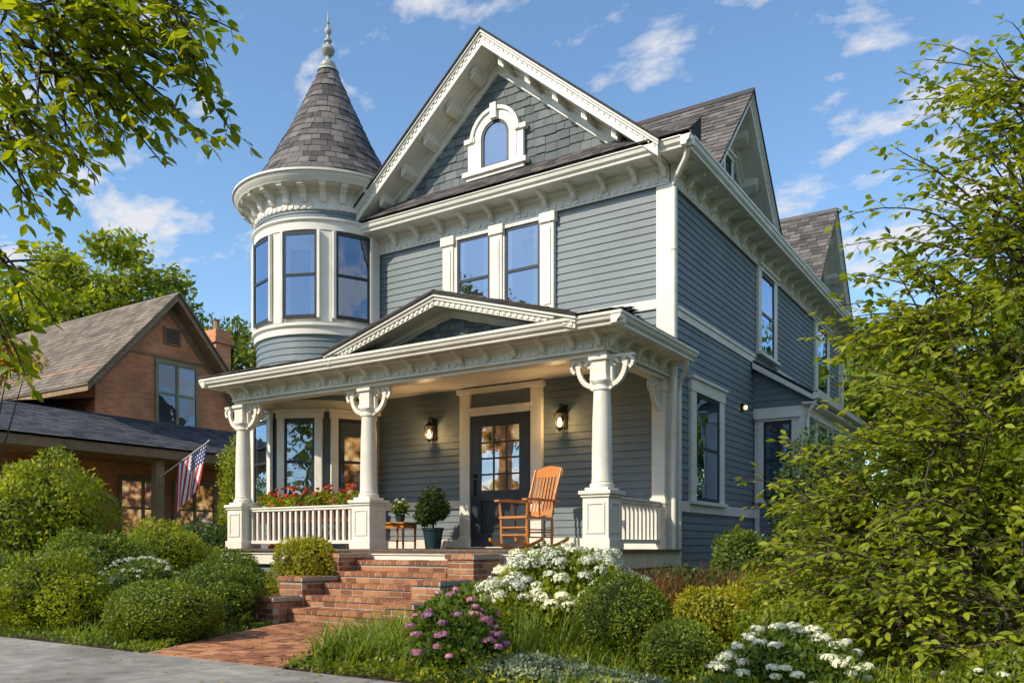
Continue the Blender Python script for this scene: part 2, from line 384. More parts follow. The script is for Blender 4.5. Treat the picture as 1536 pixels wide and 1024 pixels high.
# --- side cross gables
for gy,zp in((2.4,7.5),(8.85,7.72)):
    hf=1.65; sl=(zp-5.7)/hf
    rake(T,S['roofdark'],(0,gy,0),Y1,X1,hf,hf,zp,sl,.43,2.6,fr=.26,bsp=.42,gh=.12,dsc=1.)
    S['core'].prism([(-.02,gy-hf+.1,5.6),(-.02,gy+hf-.1,5.6),(-.02,gy,zp-.2)],(-2,0,0))
    siding(S['blue'],(0,gy,0),Y1,X1,-hf,hf,5.6,zp-.1,clip=lambda z:(-(zp-.1-z)/sl,(zp-.1-z)/sl) if z<zp-.15 else None)
    window(S,(0.01,gy,5.85),Y1,X1,.32,.62,cas=.09,head=.08,cur=False)
    for sg in(-1,1):
        Vd=V((0,-sg*hf,zp-5.7));lv=Vd.length;Vd.normalize();Nn=V((0,sg*Vd.z,abs(Vd.y)))
        shingles(S['roof'],(-2.55,gy+sg*(hf+.05),5.7-.05*sl),X1,Vd,Nn,3.05,lv+.05,.14,.2)
    S['roof'].prism([(-2.5,gy-.11,zp-.09),(-2.5,gy,zp+.035),(-2.5,gy+.11,zp-.09),(-2.5,gy,zp)],(3.0,0,0))
# --- upper front windows (paired, with pilasters)
for xc in(-2.475,-3.425): window(S,(xc,0,3.7),X1,-Y1,.66,1.4,cas=.14,head=0,split=.5)
for xa in(-1.99,-2.95,-3.93):
    T.lb((xa,0,0),X1,-Y1,-.11,.11,.0,.085,3.6,5.15); T.lb((xa,0,0),X1,-Y1,-.14,.14,.0,.115,5.03,5.18); T.lb((xa,0,0),X1,-Y1,-.06,.06,.085,.1,3.75,4.95)
T.lb((-2.95,0,0),X1,-Y1,-.98,.98,.0,.07,5.1,5.2)
# --- side windows
window(S,(0,4.78,3.62),Y1,X1,.85,1.5,cas=.2,head=.08)
window(S,(0,9.35,3.62),Y1,X1,.95,1.5,cas=.25,head=.08)
window(S,(0,1.46,.70),Y1,X1,1.08,1.62,cas=.22,head=.2)
# --- bay
siding(S['blue'],(0,4.0,0),X1,-Y1,0,.9,-.55,2.52)
siding(S['blue'],(0,4.0,0),X1,-Y1,0,.9,2.52,3.3,clip=lambda z:(0,max(.001,(3.34-z)/.68*.95)) if z<3.3 else None)
siding(S['blue'],(.9,4.0,0),Y1,X1,0,5.5,-.55,2.55)
T.box(.78,.935,3.965,4.0,-.6,2.35);T.box(.9,.934,4.0,4.14,-.6,2.35);T.box(.0,.93,3.96,4.0,2.33,2.5);T.box(0.035,.12,3.965,4.0,-.6,2.33)
T.box(.9,.94,4.0,9.5,2.33,2.5)
window(S,(.45,4.0,.85),X1,-Y1,.5,1.38,cas=.1,head=.06)
for yy in(5.2,6.6,8.0): window(S,(.9,yy,.85),Y1,X1,.8,1.38,cas=.12,head=.06)
S['core'].prism([(0,4.02,2.4),(.9,4.02,2.4),(.9,4.02,2.62),(0,4.02,3.3)],(0,5.4,0))
S['roofdark'].prism([(0,3.84,3.34),(1.14,3.84,2.62),(1.14,3.84,2.67),(0,3.84,3.39)],(0,5.8,0))
T.prism([(0.035,3.82,3.22),(1.1,3.82,2.555),(1.1,3.82,2.64),(.035,3.82,3.33)],(0,.05,0))
T.prism([(1.1,3.8,2.68),(1.22,3.8,2.68),(1.2,3.8,2.58),(1.1,3.8,2.56)],(0,5.85,0)); T.box(.9,1.1,3.86,9.6,2.5,2.535)
Vd=V((-1.14,0,.72));lv=Vd.length;Vd.normalize();shingles(S['roof'],(1.14,3.82,2.675),Y1,Vd,V((.534,0,.845)),5.8,lv,.14,.2)
# --- small side sconce
S['lamp2'].lathe([(0,0),(.035,.02),(.035,.07),(0,.09)],(.09,3.25,2.38),10); S['iron'].box(.02,.05,3.21,3.29,2.36,2.50)

# --- tower
TC=(-6.8,0,0); R=1.28
def tsid(z0,z1,r=R):
    z=z0
    while z<z1-.01:
        zt=min(z+.112,z1); S['bluer'].lathe([(r-.02,z),(r+.016,z),(r+.002,zt)],TC,72); z=zt
tsid(-.5,3.70); tsid(5.62,5.84)
S['stone'].lathe([(R+.02,-1),(R+.02,-.5),(R-.1,-.49)],TC,48)
R_=S['trimr']
R_.lathe([(R-.04,3.62),(R+.05,3.64),(R+.05,3.74),(R+.09,3.78),(R+.09,3.83),(R-.01,3.86),(R-.01,5.42),(R+.05,5.43),(R+.05,5.56),(R+.085,5.6),(R+.085,5.63),(R-.02,5.66)],TC,72)
R_.lathe([(R-.04,5.78),(R+.03,5.79),(R+.03,6.10),(R+.07,6.12),(R+.09,6.16),(R+.33,6.162),(R+.34,6.19),(R+.38,6.22),(R+.40,6.28),(R+.43,6.295),(R+.43,6.33),(R+.30,6.345),(R+.1,6.39)],TC,72)
R_.lathe([(R+.005,-.5),(R+.05,-.48),(R+.05,-.38),(R+.0,-.36)],TC,72)
R_.lathe([(R+.0,.55),(R+.06,.56),(R+.06,.68),(R+.0,.7)],TC,72)
R_.lathe([(R+.0,2.3),(R+.04,2.31),(R+.04,2.5),(R+.0,2.52)],TC,72)
for i in range(26):
    a=2*PI*(i+.5)/26; D=V((math.cos(a),math.sin(a),0)); A=V((-D.y,D.x,0))
    bracket(T,V(TC)+D*(R+.025)+Z*6.162,A,D,.10,.32,.27)
for i in range(72):
    a=2*PI*(i+.5)/72; D=V((math.cos(a),math.sin(a),0)); A=V((-D.y,D.x,0)); T.lb(TC,A,D,-.03,.03,R+.02,R+.045,5.80,5.86); 
for k,ad in enumerate((-26,-66,-106,-146,-186,-226,14)):
    a=math.radians(ad); D=V((math.cos(a),math.sin(a),0)); A=V((-D.y,D.x,0))
    if ad!=14: window(S,V(TC)+D*(R-.005)+Z*3.93,A,D,.62,1.46,cas=.05,head=0,sill=False)
    a2=a-math.radians(20); D2=V((math.cos(a2),math.sin(a2),0)); A2=V((-D2.y,D2.x,0))
    T.lb(TC,A2,D2,-.1,.1,R-.05,R+.035,3.86,5.42)
    if ad in(-26,-66,-106,-146,-186):
        window(S,V(TC)+D*(R+.01)+Z*.72,A,D,.55,1.45,cas=.13,head=.12,kind='warm' if ad==-26 else 'dark')
S['core'].lathe([(R-.04,-1),(R-.04,6.3),(0,6.35)],TC,40)
# cone with real shingles
zc0,zc1,rc0,rc1=6.36,9.02,1.42,.10
def rc(z):
    t=(z-zc0)/(zc1-zc0); return rc0+(rc1-rc0)*t - .06*math.sin(PI*t) +.10*max(0,.12-t)/.12
S['roofdark'].lathe([(rc(zc0+(zc1-zc0)*i/16)-.012,zc0+(zc1-zc0)*i/16) for i in range(17)],TC,48)
nrow=20
for row in range(nrow):
    z0=zc0-.01+(zc1-zc0)*row/nrow; z1=z0+(zc1-zc0)/nrow*1.3; r0=rc(z0);r1=rc(min(z1,zc1))
    n=max(10,int(2*PI*r0/.2)); off=random.random()
    edges=[2*PI*(i+off+random.uniform(-.2,.2))/n for i in range(n)]
    for i in range(n):
        a0=edges[i]+.008/max(r0,.2); a1=(edges[(i+1)%n]+(2*PI if i==n-1 else 0)); zz=z0-random.uniform(0,.025); h=.012*random.uniform(.8,1.6)
        am=(a0+a1)/2
        P=lambda r,a,q:(TC[0]+r*math.cos(a),TC[1]+r*math.sin(a),q)
        S['roof'].add([P(r0+h+.01,a0,zz),P(r0+h+.01,am,zz),P(r0+h+.01,a1,zz),P(r1+.004,a1,z1),P(r1+.004,am,z1),P(r1+.004,a0,z1),P(r0-.01,a0,zz),P(r0-.01,am,zz),P(r0-.01,a1,zz)],
            [(0,1,4,5),(1,2,3,4),(6,7,1,0),(7,8,2,1)])
Fin=MB()
Fin.lathe([(.20,8.86),(.19,8.9),(.15,8.93),(.14,9.02),(.10,9.06),(.05,9.10),(.045,9.16),(.10,9.2),(.13,9.27),(.10,9.34),(.045,9.37),(.04,9.42),(.07,9.44),(.07,9.47),(.035,9.5),(.03,9.56),(.06,9.6),(.065,9.65),(.03,9.71),(.018,9.76),(.035,9.79),(.018,9.83),(.008,10.02),(0,10.03)],TC,20)
Fin.finish('roof_finial',surf('zinc_finial',(.36,.37,.35),(.48,.48,.45),.5,8,.1,60,0,.3),H,smooth=True)

# --- porch
FZ=-.05
px0,px1,py=-6.84,-.12,-1.93
x=-7.05
while x<.2:
    w=.105; S['floor'].box(x+.003,min(x+w,.2),-2.34,-.001,FZ-.03,FZ); x+=w
T.box(-7.0,.15,-2.28,-2.24,FZ-.24,FZ-.03); T.box(.11,.15,-2.24,0,FZ-.24,FZ-.03); T.box(-7.0,-6.96,-2.24,-.5,FZ-.24,FZ-.03)
T.box(-7.02,.17,-2.3,-2.24,FZ-.08,FZ-.031)
siding(S['blue'],(0,-2.2,0),X1,-Y1,-6.95,-3.95,-1,FZ-.22); siding(S['blue'],(0,-2.2,0),X1,-Y1,-1.6,.1,-1,FZ-.22); siding(S['blue'],(.1,0,0),Y1,X1,-2.2,-.01,-1,FZ-.22)
S['core'].box(-6.9,.08,-2.15,0,-1,FZ-.04)
# beams + ceiling
T.box(px0-.1,px1+.1,py-.1,py+.1,2.36,2.60); T.box(px1-.1,px1+.1,py+.1,-.035,2.362,2.60); T.box(px0-.1,px0+.1,py+.1,-.9,2.362,2.6)
x=-7.1
while x<.25: T.box(x+.002,x+.118,-2.25,-.001,2.605,2.63); x+=.12
eave(T,(px0-.1,py-.1,0),(px1+.1,py-.1,0),(0,-1,0),2.76,.38,.2,.42,gh=.14,e0=.38,e1=.4,bh=.17,bw=.07)
eave(T,(px1+.1,py-.1,0),(px1+.1,.0,0),(1,0,0),2.758,.38,.2,.42,gh=.14,e0=.4,e1=.12,bh=.17,bw=.07)
eave(T,(px0-.1,-.9,0),(px0-.1,py-.1,0),(-1,0,0),2.757,.38,.2,.42,gh=.14,e0=0,e1=.4,bh=.17,bw=.07)
ex0,ex1,ey=px0-.5,px1+.5,py-.5
fr=[(ex0,ey,2.775),(ex1,ey,2.775),(-.45,-.001,3.32),(-6.4,-.001,3.32)]
S['roofdark'].quad(*fr); S['roofdark'].quad((ex1,ey,2.775),(ex1,.1,2.775),(-.45,.0,3.32)); S['roofdark'].quad((ex0,ey,2.775),(-6.4,0,3.32),(ex0,0,2.775))
Vd=V((0,-ey,.545));lv=Vd.length;Vd.normalize();Nn=V((0,-Vd.z,Vd.y))
def inpr(u,v): 
    f=v/lv; return ex0+(-6.4-ex0)*f< ex0+u < ex1+(-.45-ex1)*f and not(abs(ex0+u+2.3)<1.9*(1-f*1.3))
shingles(S['roof'],(ex0,ey-.02,2.78),X1,Vd,Nn,ex1-ex0,lv,.14,.2,inpr)
Vd=V((-6.4-ex0,0,.545));lv=Vd.length;Vd.normalize();shingles(S['roof'],(ex0,ey,2.78),Y1,Vd,V((-Vd.z,0,Vd.x)),2.3,lv,.14,.2,lambda u,v:u>v/lv*2.4)
# porch pediment
rake(T,S['roofdark'],(-2.38,ey+.42,0),X1,-Y1,2.0,2.12,3.42,.285,.40,2.0,fr=.09,bsp=.0,gh=.07)
shingles(S['bshing'],(-4.38,ey+.40,2.78),X1,Z,-Y1,4.0,.5,.10,.13,lambda u,v:2.78+v<3.24-.285*abs(u-2.0),th=.015)
S['core'].prism([(-4.2,ey+.43,2.77),(-.4,ey+.43,2.77),(-2.38,ey+.43,3.2)],(0,.05,0))
T.box(-4.45,-.15,ey+.3,ey+.42,2.755,2.80)
for sg in(-1,1):
    sl=.285; Vd=V((-sg*2.05,0,2.05*sl));lv=Vd.length;Vd.normalize();Nn=V((sg*Vd.z,0,abs(Vd.x)))
    shingles(S['roof'],(-2.38+sg*2.05,ey-.04,3.43-2.05*sl),Y1,Vd,Nn,2.35,lv,.14,.2)
# columns
def scroll(mb,O,D,A,s=1.22):
    """open C-scroll bracket in plane (D,Z); thickness along A"""
    O=V(O)
    def ribbon(pts,w,th):
        for i in range(len(pts)-1):
            (a,b),(c,d)=pts[i],pts[i+1]; l=math.hypot(c-a,d-b) or 1; nx,nz=-(d-b)/l*w/2,(c-a)/l*w/2
            mb.prism([O+D*p*s+Z*q*s-A*th/2 for p,q in((a+nx,b+nz),(c+nx,d+nz),(c-nx,d-nz),(a-nx,b-nz))],A*th)
    ribbon([(.02+.17*math.sin(t*PI/2)*1.0,-.30+.24*(1-math.cos(t*PI/2))) for t in[i/10 for i in range(11)]],.05,.06)
    ribbon([(.20+(.075-.045*t)*math.cos(-1.2+t*5.6),-.055-.02+(.075-.045*t)*math.sin(-1.2+t*5.6)) for t in[i/14 for i in range(15)]],.035,.055)
    ribbon([(.055+(.05-.03*t)*math.cos(t*5.5),-.08+(.05-.03*t)*math.sin(t*5.5)) for t in[i/12 for i in range(13)]],.03,.05)
    mb.prism([O+D*p*s+Z*q*s-A*.033 for p,q in((0,0),(.28,0),(.28,-.028),(0,-.028))],A*.066)
    mb.prism([O+D*p*s+Z*q*s-A*.031 for p,q in((0,0),(.045,0),(.045,-.33),(.0,-.36))],A*.062)
def column(cx,cy,dirs):
    h=.18
    def sq(w,z0,z1): T.box(cx-w,cx+w,cy-w,cy+w,z0,z1)
    sq(h+.025,FZ,FZ+.13); sq(h,FZ+.13,.60); sq(h+.02,.60,.635); sq(h+.04,.635,.68); sq(h-.02,.68,.72)
    for A,D in((X1,-Y1),(Y1,X1),(X1,Y1),(Y1,-X1)):
        for q in((-.13,-.10),(.10,.13)): T.lb((cx,cy,0),A,D,q[0],q[1],h,h+.012,FZ+.2,.54)
        T.lb((cx,cy,0),A,D,-.1,.1,h,h+.012,FZ+.2,FZ+.23);T.lb((cx,cy,0),A,D,-.1,.1,h,h+.012,.51,.54)
    R_.lathe([(.15,.72),(.155,.74),(.15,.77),(.128,.785),(.135,.80),(.128,.82),(.126,1.2),(.118,1.6),(.105,1.93),(.118,1.935),(.118,1.955),(.105,1.965),(.105,2.0),(.13,2.03),(.135,2.05),(.0,2.055)],(cx,cy,0),28)
    sq(.115,2.045,2.10);sq(.10,2.1,2.30); sq(.13,2.30,2.345); sq(.118,2.345,2.362)
    for D in dirs:
        D=V(D); scroll(T,V((cx,cy,2.36))+D*.10,D,V((-D.y,D.x,0)))
column(px1,py,[(-1,0,0),(1,0,0),(0,1,0)]); column(-4.015,py,[(-1,0,0),(1,0,0)]); column(px0,py,[(-1,0,0),(1,0,0),(0,1,0)])
def pil(x0,x1,y):
    T.box(x0,x1,y-.12,y,FZ,2.36);T.box(x0-.02,x1+.02,y-.14,y,FZ,.12);T.box(x0-.02,x1+.02,y-.145,y,2.2,2.3);T.box(x0-.02,x1+.02,y-.14,y,.6,.68)
pil(-.22,-.02,-.035); scroll(T,(-.12,-.16,2.36),-Y1,X1); pil(-5.75,-5.6,-.0)
def rail(p0,p1):
    p0=V(p0);p1=V(p1);A=p1-p0;Ln=A.length;A.normalize();D=V((A.y,-A.x,0))
    T.lb(p0,A,D,0,Ln,-.04,.04,.56,.60);T.lb(p0,A,D,0,Ln,-.055,.055,.60,.625);T.lb(p0,A,D,0,Ln,-.035,.035,.03,.085)
    n=int(Ln/.125)
    for i in range(n):
        a=Ln*(i+.5)/n; T.lb(p0,A,D,a-.023,a+.023,-.023,.023,.085,.56)
rail((px0+.18,py,0),(-4.015-.18,py,0)); rail((px1,py+.18,0),(px1,-.16,0)); rail((px0,py+.18,0),(px0,-1.15,0))
# door
dx0,dx1=-3.46,-2.32; dz=2.1; dc=(dx0+dx1)/2
T.box(dx0-.22,dx0-.02,-.09,-.002,FZ,2.52);T.box(dx1+.02,dx1+.22,-.09,-.002,FZ,2.52);T.box(dx0-.02,dx1+.02,-.08,-.002,2.13,2.25)
T.box(dx0-.26,dx1+.26,-.13,-.002,2.5,2.58);T.box(dx0-.05,dx1+.05,-.11,-.002,2.22,2.26);S['blue'].box(dx0-.02,dx1+.02,-.03,-.003,2.26,2.5) 
T.box(dx0-.24,dx0-.0,-.11,-.002,FZ,.13);T.box(dx1+.0,dx1+.24,-.11,-.002,FZ,.13)
Dr=S['door']
Dr.box(dx0,dx1,-.045,-.02,FZ,dz+.03)
for a,b in((dx0,dx0+.2),(dx1-.2,dx1)): Dr.box(a,b,-.075,-.045,FZ,dz+.03)
Dr.box(dx0+.2,dx1-.2,-.074,-.045,dz-.16,dz+.03);Dr.box(dx0+.2,dx1-.2,-.074,-.045,.72,.9);Dr.box(dx0+.2,dx1-.2,-.074,-.045,FZ,.2);
Dr.box(dx0+.28,dx1-.28,-.062,-.045,.28,.64)
gx0,gx1,gz0,gz1=dx0+.2,dx1-.2,.9,dz-.16
for i in(1,2):Dr.box(gx0+(gx1-gx0)*i/3-.014,gx0+(gx1-gx0)*i/3+.014,-.07,-.05,gz0,gz1)
for i in(1,2,3):Dr.box(gx0,gx1,-.0695,-.05,gz0+(gz1-gz0)*i/4-.014,gz0+(gz1-gz0)*i/4+.014)
S['glass'].quad((gx0,-.056,gz0),(gx1,-.056,gz0),(gx1,-.056,gz1),(gx0,-.056,gz1)); S['warm'].quad((gx0,-.0475,gz0),(gx1,-.0475,gz0),(gx1,-.0475,gz1),(gx0,-.0475,gz1))
S['iron'].tube([(dx0+.09,-.10,.82),(dx0+.09,-.10,1.08)],.014,8);S['iron'].lathe([(0,0),(.035,.005),(.035,.05),(0,.055)],(dx0+.09,-.09,1.12),12)
T.box(dx0-.02,dx1+.02,-.2,-.0,FZ,FZ+.03)
S['iron'].box(dx0+.0,dx1-.05,-.75,-.28,FZ,FZ+.018)  # door mat
# downspouts
Dn=MB()
Dn.tube([(.40,-.36,5.47),(.36,-.32,5.36),(.14,-.12,5.2),(.085,-.07,5.1),(.085,-.07,3.2),(.085,-.07,0),(.085,-.07,-.9)],.038,10)
Dn.tube([(.30,-.15,2.62),(.26,-.02,2.5),(.10,.12,2.36),(.085,.14,2.2),(.085,.14,.1),(.085,.14,-.7),(.16,.10,-.9)],.034,10)
Dn.tube([(1.14,3.9,2.6),(1.1,3.9,2.5),(.99,3.95,2.35),(.98,3.95,2.2),(.98,3.95,-.9)],.034,10)
Dn.tube([(.4,11.6,5.5),(.1,11.5,5.2),(.08,11.45,5.),(.08,11.45,-.9)],.034,10)
for zz in(4.2,1.6): Dn.lathe([(.038,0),(.046,.005),(.046,.045),(.038,.05)],(.085,-.07,zz),12)
Dn.finish('downspouts',M['trim'],H,smooth=True)
# wall lanterns
for lx in(-4.26,-1.72):
    I=S['iron']; y=-.17; z=1.78
    I.box(lx-.05,lx+.05,-.04,-.018,z+.02,z+.38); I.tube([(lx,-.04,z+.34),(lx,-.10,z+.40),(lx,-.16,z+.38),(lx,y,z+.30)],.01,6)
    I.lathe([(.02,.32),(.03,.30),(.095,.235),(.105,.23),(.0,.225)],(lx,y,z),6); I.lathe([(.0,.0),(.06,.0),(.06,.02),(.0,.025)],(lx,y,z),6); I.lathe([(0,-.04),(.02,-.02),(.02,0)],(lx,y,z),6)
    for k in range(6):
        a=PI*k/3; I.tube([(lx+.06*math.cos(a),y+.06*math.sin(a),z+.01),(lx+.093*math.cos(a),y+.093*math.sin(a),z+.235)],.006,4)
    S['lamp'].lathe([(0,.03),(.03,.05),(.036,.1),(.02,.16),(0,.19)],(lx,y,z),10)
    l=bpy.data.lights.new('lantern_light','POINT'); l.energy=14; l.color=(1,.60,.25); l.shadow_soft_size=.05
    lo=bpy.data.objects.new('lantern_light',l); lo.location=(lx,y-.08,z+.1); lo.parent=H; COL.objects.link(lo)

S['trim'].finish('white_trim',M['trim'],H,bevel=.004)
S['trimr'].finish('round_trim',M['trim'],H,smooth=True)
S['blue'].finish('clapboard_siding',M['blue'],H,recalc=False); S['bluer'].finish('tower_siding',M['blue'],H,recalc=False,smooth=True)
S['bshing'].finish('gable_shingles',M['blueshingle'],H,recalc=False)
S['roof'].finish('roof_shingles',M['roof'],H,recalc=False); S['roofdark'].finish('roof_deck',M['roofdark'],H)
S['core'].finish('wall_core',M['blueshingle'],H); S['stone'].finish('foundation',M['stone'],H)
S['sash'].finish('window_sashes',M['sash'],H,bevel=.003); S['glass'].finish('window_glass',M['glass'],H,recalc=False);S['glasslow'].finish('porch_window_glass',M['glasslow'],H,recalc=False)
S['dark'].finish('window_backs',M['dark'],H,recalc=False);S['warm'].finish('lit_interior',M['warm'],H,recalc=False);S['curtain'].finish('curtains',M['curtain'],H,recalc=False)
S['floor'].finish('porch_floor',M['floor'],H,bevel=.003); S['door'].finish('front_door',M['door'],H,bevel=.004)
S['lamp'].finish('lantern_flames',M['lamp'],H,smooth=True);S['lamp2'].finish('side_sconce',M['lamp2'],H,smooth=True); S['iron'].finish('wall_lanterns',M['iron'],H)

# ------------------------------------------------------------ brick steps & walkway
ST=empty('brick_steps'); B=MB(); C=MB()
def brickblock(x0,x1,y0,y1,z0,z1,cap=True):
    C.box(x0+.005,x1-.005,y0+.005,y1-.005,z0,z1-.01)
    z=z0;i=0;bh=.058;g=.014
    while z<z1-.03:
        zt=min(z+bh,z1); o=(i%2)*.105
        for (a0,a1,fx,c) in((x0,x1,0,y0),(x0,x1,0,y1-.09),(y0,y1,1,x0),(y0,y1,1,x1-.09)):
            a=a0-o
            while a<a1:
                s=max(a,a0);e=min(a+.196,a1)
                if e-s>.03:
                    j=random.uniform(-.003,.003)
                    if fx==0:B.box(s,e-.0,c+j,c+.09+j,z,zt)
                    else:
                        s2=max(s,y0+.095);e2=min(e,y1-.095)
                        if e2-s2>.02:B.box(c+j,c+.09+j,s2,e2,z,zt)
                a+=.21
        z+=bh+g;i+=1
def capbricks(x0,x1,y0,y1,z,h=.06):
    C.box(x0+.006,x1-.006,y0+.006,y1-.006,z-.005,z+h-.010)
    x=x0
    while x<x1-.03:
        y=y0
        while y<y1-.05: B.box(x,min(x+.095,x1),y,min(y+.198,y1),z,z+h+random.uniform(-.003,.003)); y+=.21
        x+=.109
sx0,sx1=-3.62,-1.78; rise=(FZ-.02+.97)/6; tread=.31
for i in range(5):
    zt=FZ-rise*(i+1); y0=-2.32-tread*(i+1); 
    brickblock(sx0,sx1,y0,-2.3 if i==0 else y0+tread+.1,G,zt-.062)
    capbricks(sx0-.0,sx1,y0-.015,y0+tread-.0,zt-.058)
for xa,xb in((sx0-.42,sx0-.01),(sx1+.01,sx1+.42)):
    brickblock(xa,xb,-2.95,-2.3,G,FZ-.12);capbricks(xa-.02,xb+.02,-2.97,-2.31,FZ-.115)
    brickblock(xa-.02,xb+.0,-3.62,-2.96,G,FZ-.42);capbricks(xa-.03,xb+.02,-3.64,-2.98,FZ-.415)
    brickblock(xa-.02,xb+.0,-4.1,-3.63,G,FZ-.66);capbricks(xa-.03,xb+.02,-4.12,-3.65,FZ-.655)
B.finish('bricks',M['brick'],ST,bevel=.005); C.finish('mortar_core',M['mortar'],ST)
W=empty('brick_walkway'); B=MB()
def wl(y): t=(-3.9-y)/2.9; return -3.5+1.25*t**1.2, -1.75+1.2*t**1.3
y=-6.72
while y<-3.92:
    a,b=wl(min(y,-3.9)); x=a-random.random()*.2
    while x<b: 
        B.box(max(x,a),min(x+.196,b),y,y+.094,G-.03,G+.035+random.uniform(-.003,.003)); x+=.21
    y+=.108
B.finish('pavers',M['brick'],W,bevel=.005)
C=MB(); n=20
pts=[(wl(-3.9-2.84*i/n)[0]-.04,-3.9-2.84*i/n,G+.026) for i in range(n+1)]+[(wl(-3.9-2.84*i/n)[1]+.04,-3.9-2.84*i/n,G+.026) for i in range(n,-1,-1)]
C.quad(*pts); C.finish('sand_joints',M['mortar'],W)

# ------------------------------------------------------------ ground, pavement, road
def sheet(name,x0,x1,y0,y1,z,mat):
    m=MB(); m.quad((x0,y0,z),(x1,y0,z),(x1,y1,z),(x0,y1,z)); return m.finish(name,mat)
sheet('ground',-900,900,-900,900,G-.004,M['lawn'])
sheet('garden_bed',-13,12,-6.72,4,G,M['mulch'])
sw=MB(); x=-40.
while x<30: sw.box(x+.005,x+1.495,-8.35,-6.75,G-.1,G+.03); x+=1.5
sw.finish('pavement',M['concrete'],bevel=.012)
kb=MB(); kb.box(-40,30,-10.65,-10.5,G-.1,G+.03); kb.finish('kerb',M['concrete'],bevel=.015)
sheet('road',-60,60,-18,-10.65,G+.004,M['asphalt'])

# ------------------------------------------------------------ foliage
TQ=(np.array([[0,0,0],[.27,.45,.05],[0,1,0],[-.27,.45,.05]]),[[0,1,2,3]])
TL=(np.array([[0,0,0],[.16,.22,.05],[.23,.48,.06],[.13,.78,.02],[0,1,-.06],[-.13,.78,.02],[-.23,.48,.06],[-.16,.22,.05],[0,.5,-.0]]),[[0,1,2,8],[2,3,4,8],[8,4,5,6],[0,8,6,7]])
def nrm(a): return a/np.maximum(np.linalg.norm(a,axis=-1,keepdims=True),1e-9)
def mesh_np(name,co,faces_flat,starts,mat,parent=None,smooth=False):
    me=bpy.data.meshes.new(name); me.vertices.add(len(co)); me.vertices.foreach_set('co',co.astype(np.float32).ravel())
    me.loops.add(len(faces_flat)); me.loops.foreach_set('vertex_index',faces_flat.astype(np.int32))
    me.polygons.add(len(starts)); me.polygons.foreach_set('loop_start',starts.astype(np.int32))
    me.update(calc_edges=True); me.validate(); me.materials.append(mat)
    o=bpy.data.objects.new(name,me); COL.objects.link(o)
    if parent: o.parent=parent
    return o
def leaves(name,P,D,Nv,s,mat,parent=None,tmpl=TQ,aspect=1.):
    P=np.asarray(P,float);D=nrm(np.asarray(D,float));Nv=np.asarray(Nv,float);s=np.asarray(s,float).reshape(-1,1,1)
    Xv=nrm(np.cross(D,Nv)); Zv=np.cross(Xv,D)
    tv,tf=tmpl; n=len(P); k=len(tv)
    co=P[:,None,:]+s*(tv[None,:,0:1]*aspect*Xv[:,None,:]+tv[None,:,1:2]*D[:,None,:]+tv[None,:,2:3]*Zv[:,None,:])
    co=co.reshape(-1,3)
    ff=np.concatenate([np.array(f) for f in tf]); ln=np.array([len(f) for f in tf])
    flat=(ff[None,:]+np.arange(n)[:,None]*k).ravel()
    st=np.concatenate([[0],np.cumsum(ln)[:-1]]); starts=(st[None,:]+np.arange(n)[:,None]*len(ff)).ravel()
    return mesh_np(name,co,flat,starts,mat,parent)
def rdir(n): return nrm(rng.normal(size=(n,3)))
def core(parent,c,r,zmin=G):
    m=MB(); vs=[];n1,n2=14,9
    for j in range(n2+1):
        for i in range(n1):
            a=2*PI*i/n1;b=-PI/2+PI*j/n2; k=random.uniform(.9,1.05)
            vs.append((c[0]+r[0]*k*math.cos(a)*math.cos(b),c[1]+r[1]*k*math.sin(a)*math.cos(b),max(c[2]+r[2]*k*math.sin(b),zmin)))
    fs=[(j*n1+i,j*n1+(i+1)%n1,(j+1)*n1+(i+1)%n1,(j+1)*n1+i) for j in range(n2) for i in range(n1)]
    m.add(vs,fs); m.finish('inner_shade_core',L['core'],parent,smooth=True,recalc=False)  # dark solid filler: colour stands in for shade between leaves, blocks see-through
def bush(name,c,r,n,ls,mat,lumps=18,lump=.12,thick=.10,tight=True,corek=.82,tmpl=TQ,aspect=1.):
    e=empty(name,(c[0],c[1],G)); c=np.array(c)-np.array([c[0],c[1],G]); r=np.array(r)
    u=rdir(n); ld=rdir(lumps); lr=rng.uniform(.5,1,lumps)
    dot=u@ld.T; bumpv=(np.exp((dot-1)*9)*lr).max(axis=1)
    rad=1-lump+lump*1.6*bumpv-np.abs(rng.normal(size=n))*thick+(rng.random(n)<.06)*rng.random(n)*.12
    P=c+u*r*rad[:,None]+rng.normal(size=(n,3))*ls*.2
    ok=P[:,2]>0.01; P=P[ok];u=u[ok];m=len(P)
    nn=nrm(u+rdir(m)*.7); D=nrm(u*.35+rdir(m)+np.array([0,0,.35]))
    leaves('leaves',P,D,nn,ls*rng.uniform(.6,1.25,m),mat,e,tmpl,aspect)
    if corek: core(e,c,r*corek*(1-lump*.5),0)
    return e
def clumps(name,cs,n,ls,mat,sig=.35,parent=None,tmpl=TQ,up=.3,flat=.75):
    """cs: (k,4) clump centre + radius"""
    cs=np.array(cs); w=cs[:,3]**2; idx=rng.choice(len(cs),n,p=w/w.sum()); u=rdir(n); 
    rad=cs[idx,3]*np.clip(1-np.abs(rng.normal(size=n))*sig,0.05,1.3)
    P=cs[idx,:3]+u*rad[:,None]*np.array([1,1,flat])
    nn=nrm(u*.8+rdir(n)*.7+np.array([0,0,up])); D=nrm(u*.3+rdir(n)+np.array([0,0,-.1]))
    return leaves(name,P,D,nn,ls*rng.uniform(.6,1.3,n),mat,parent,tmpl)
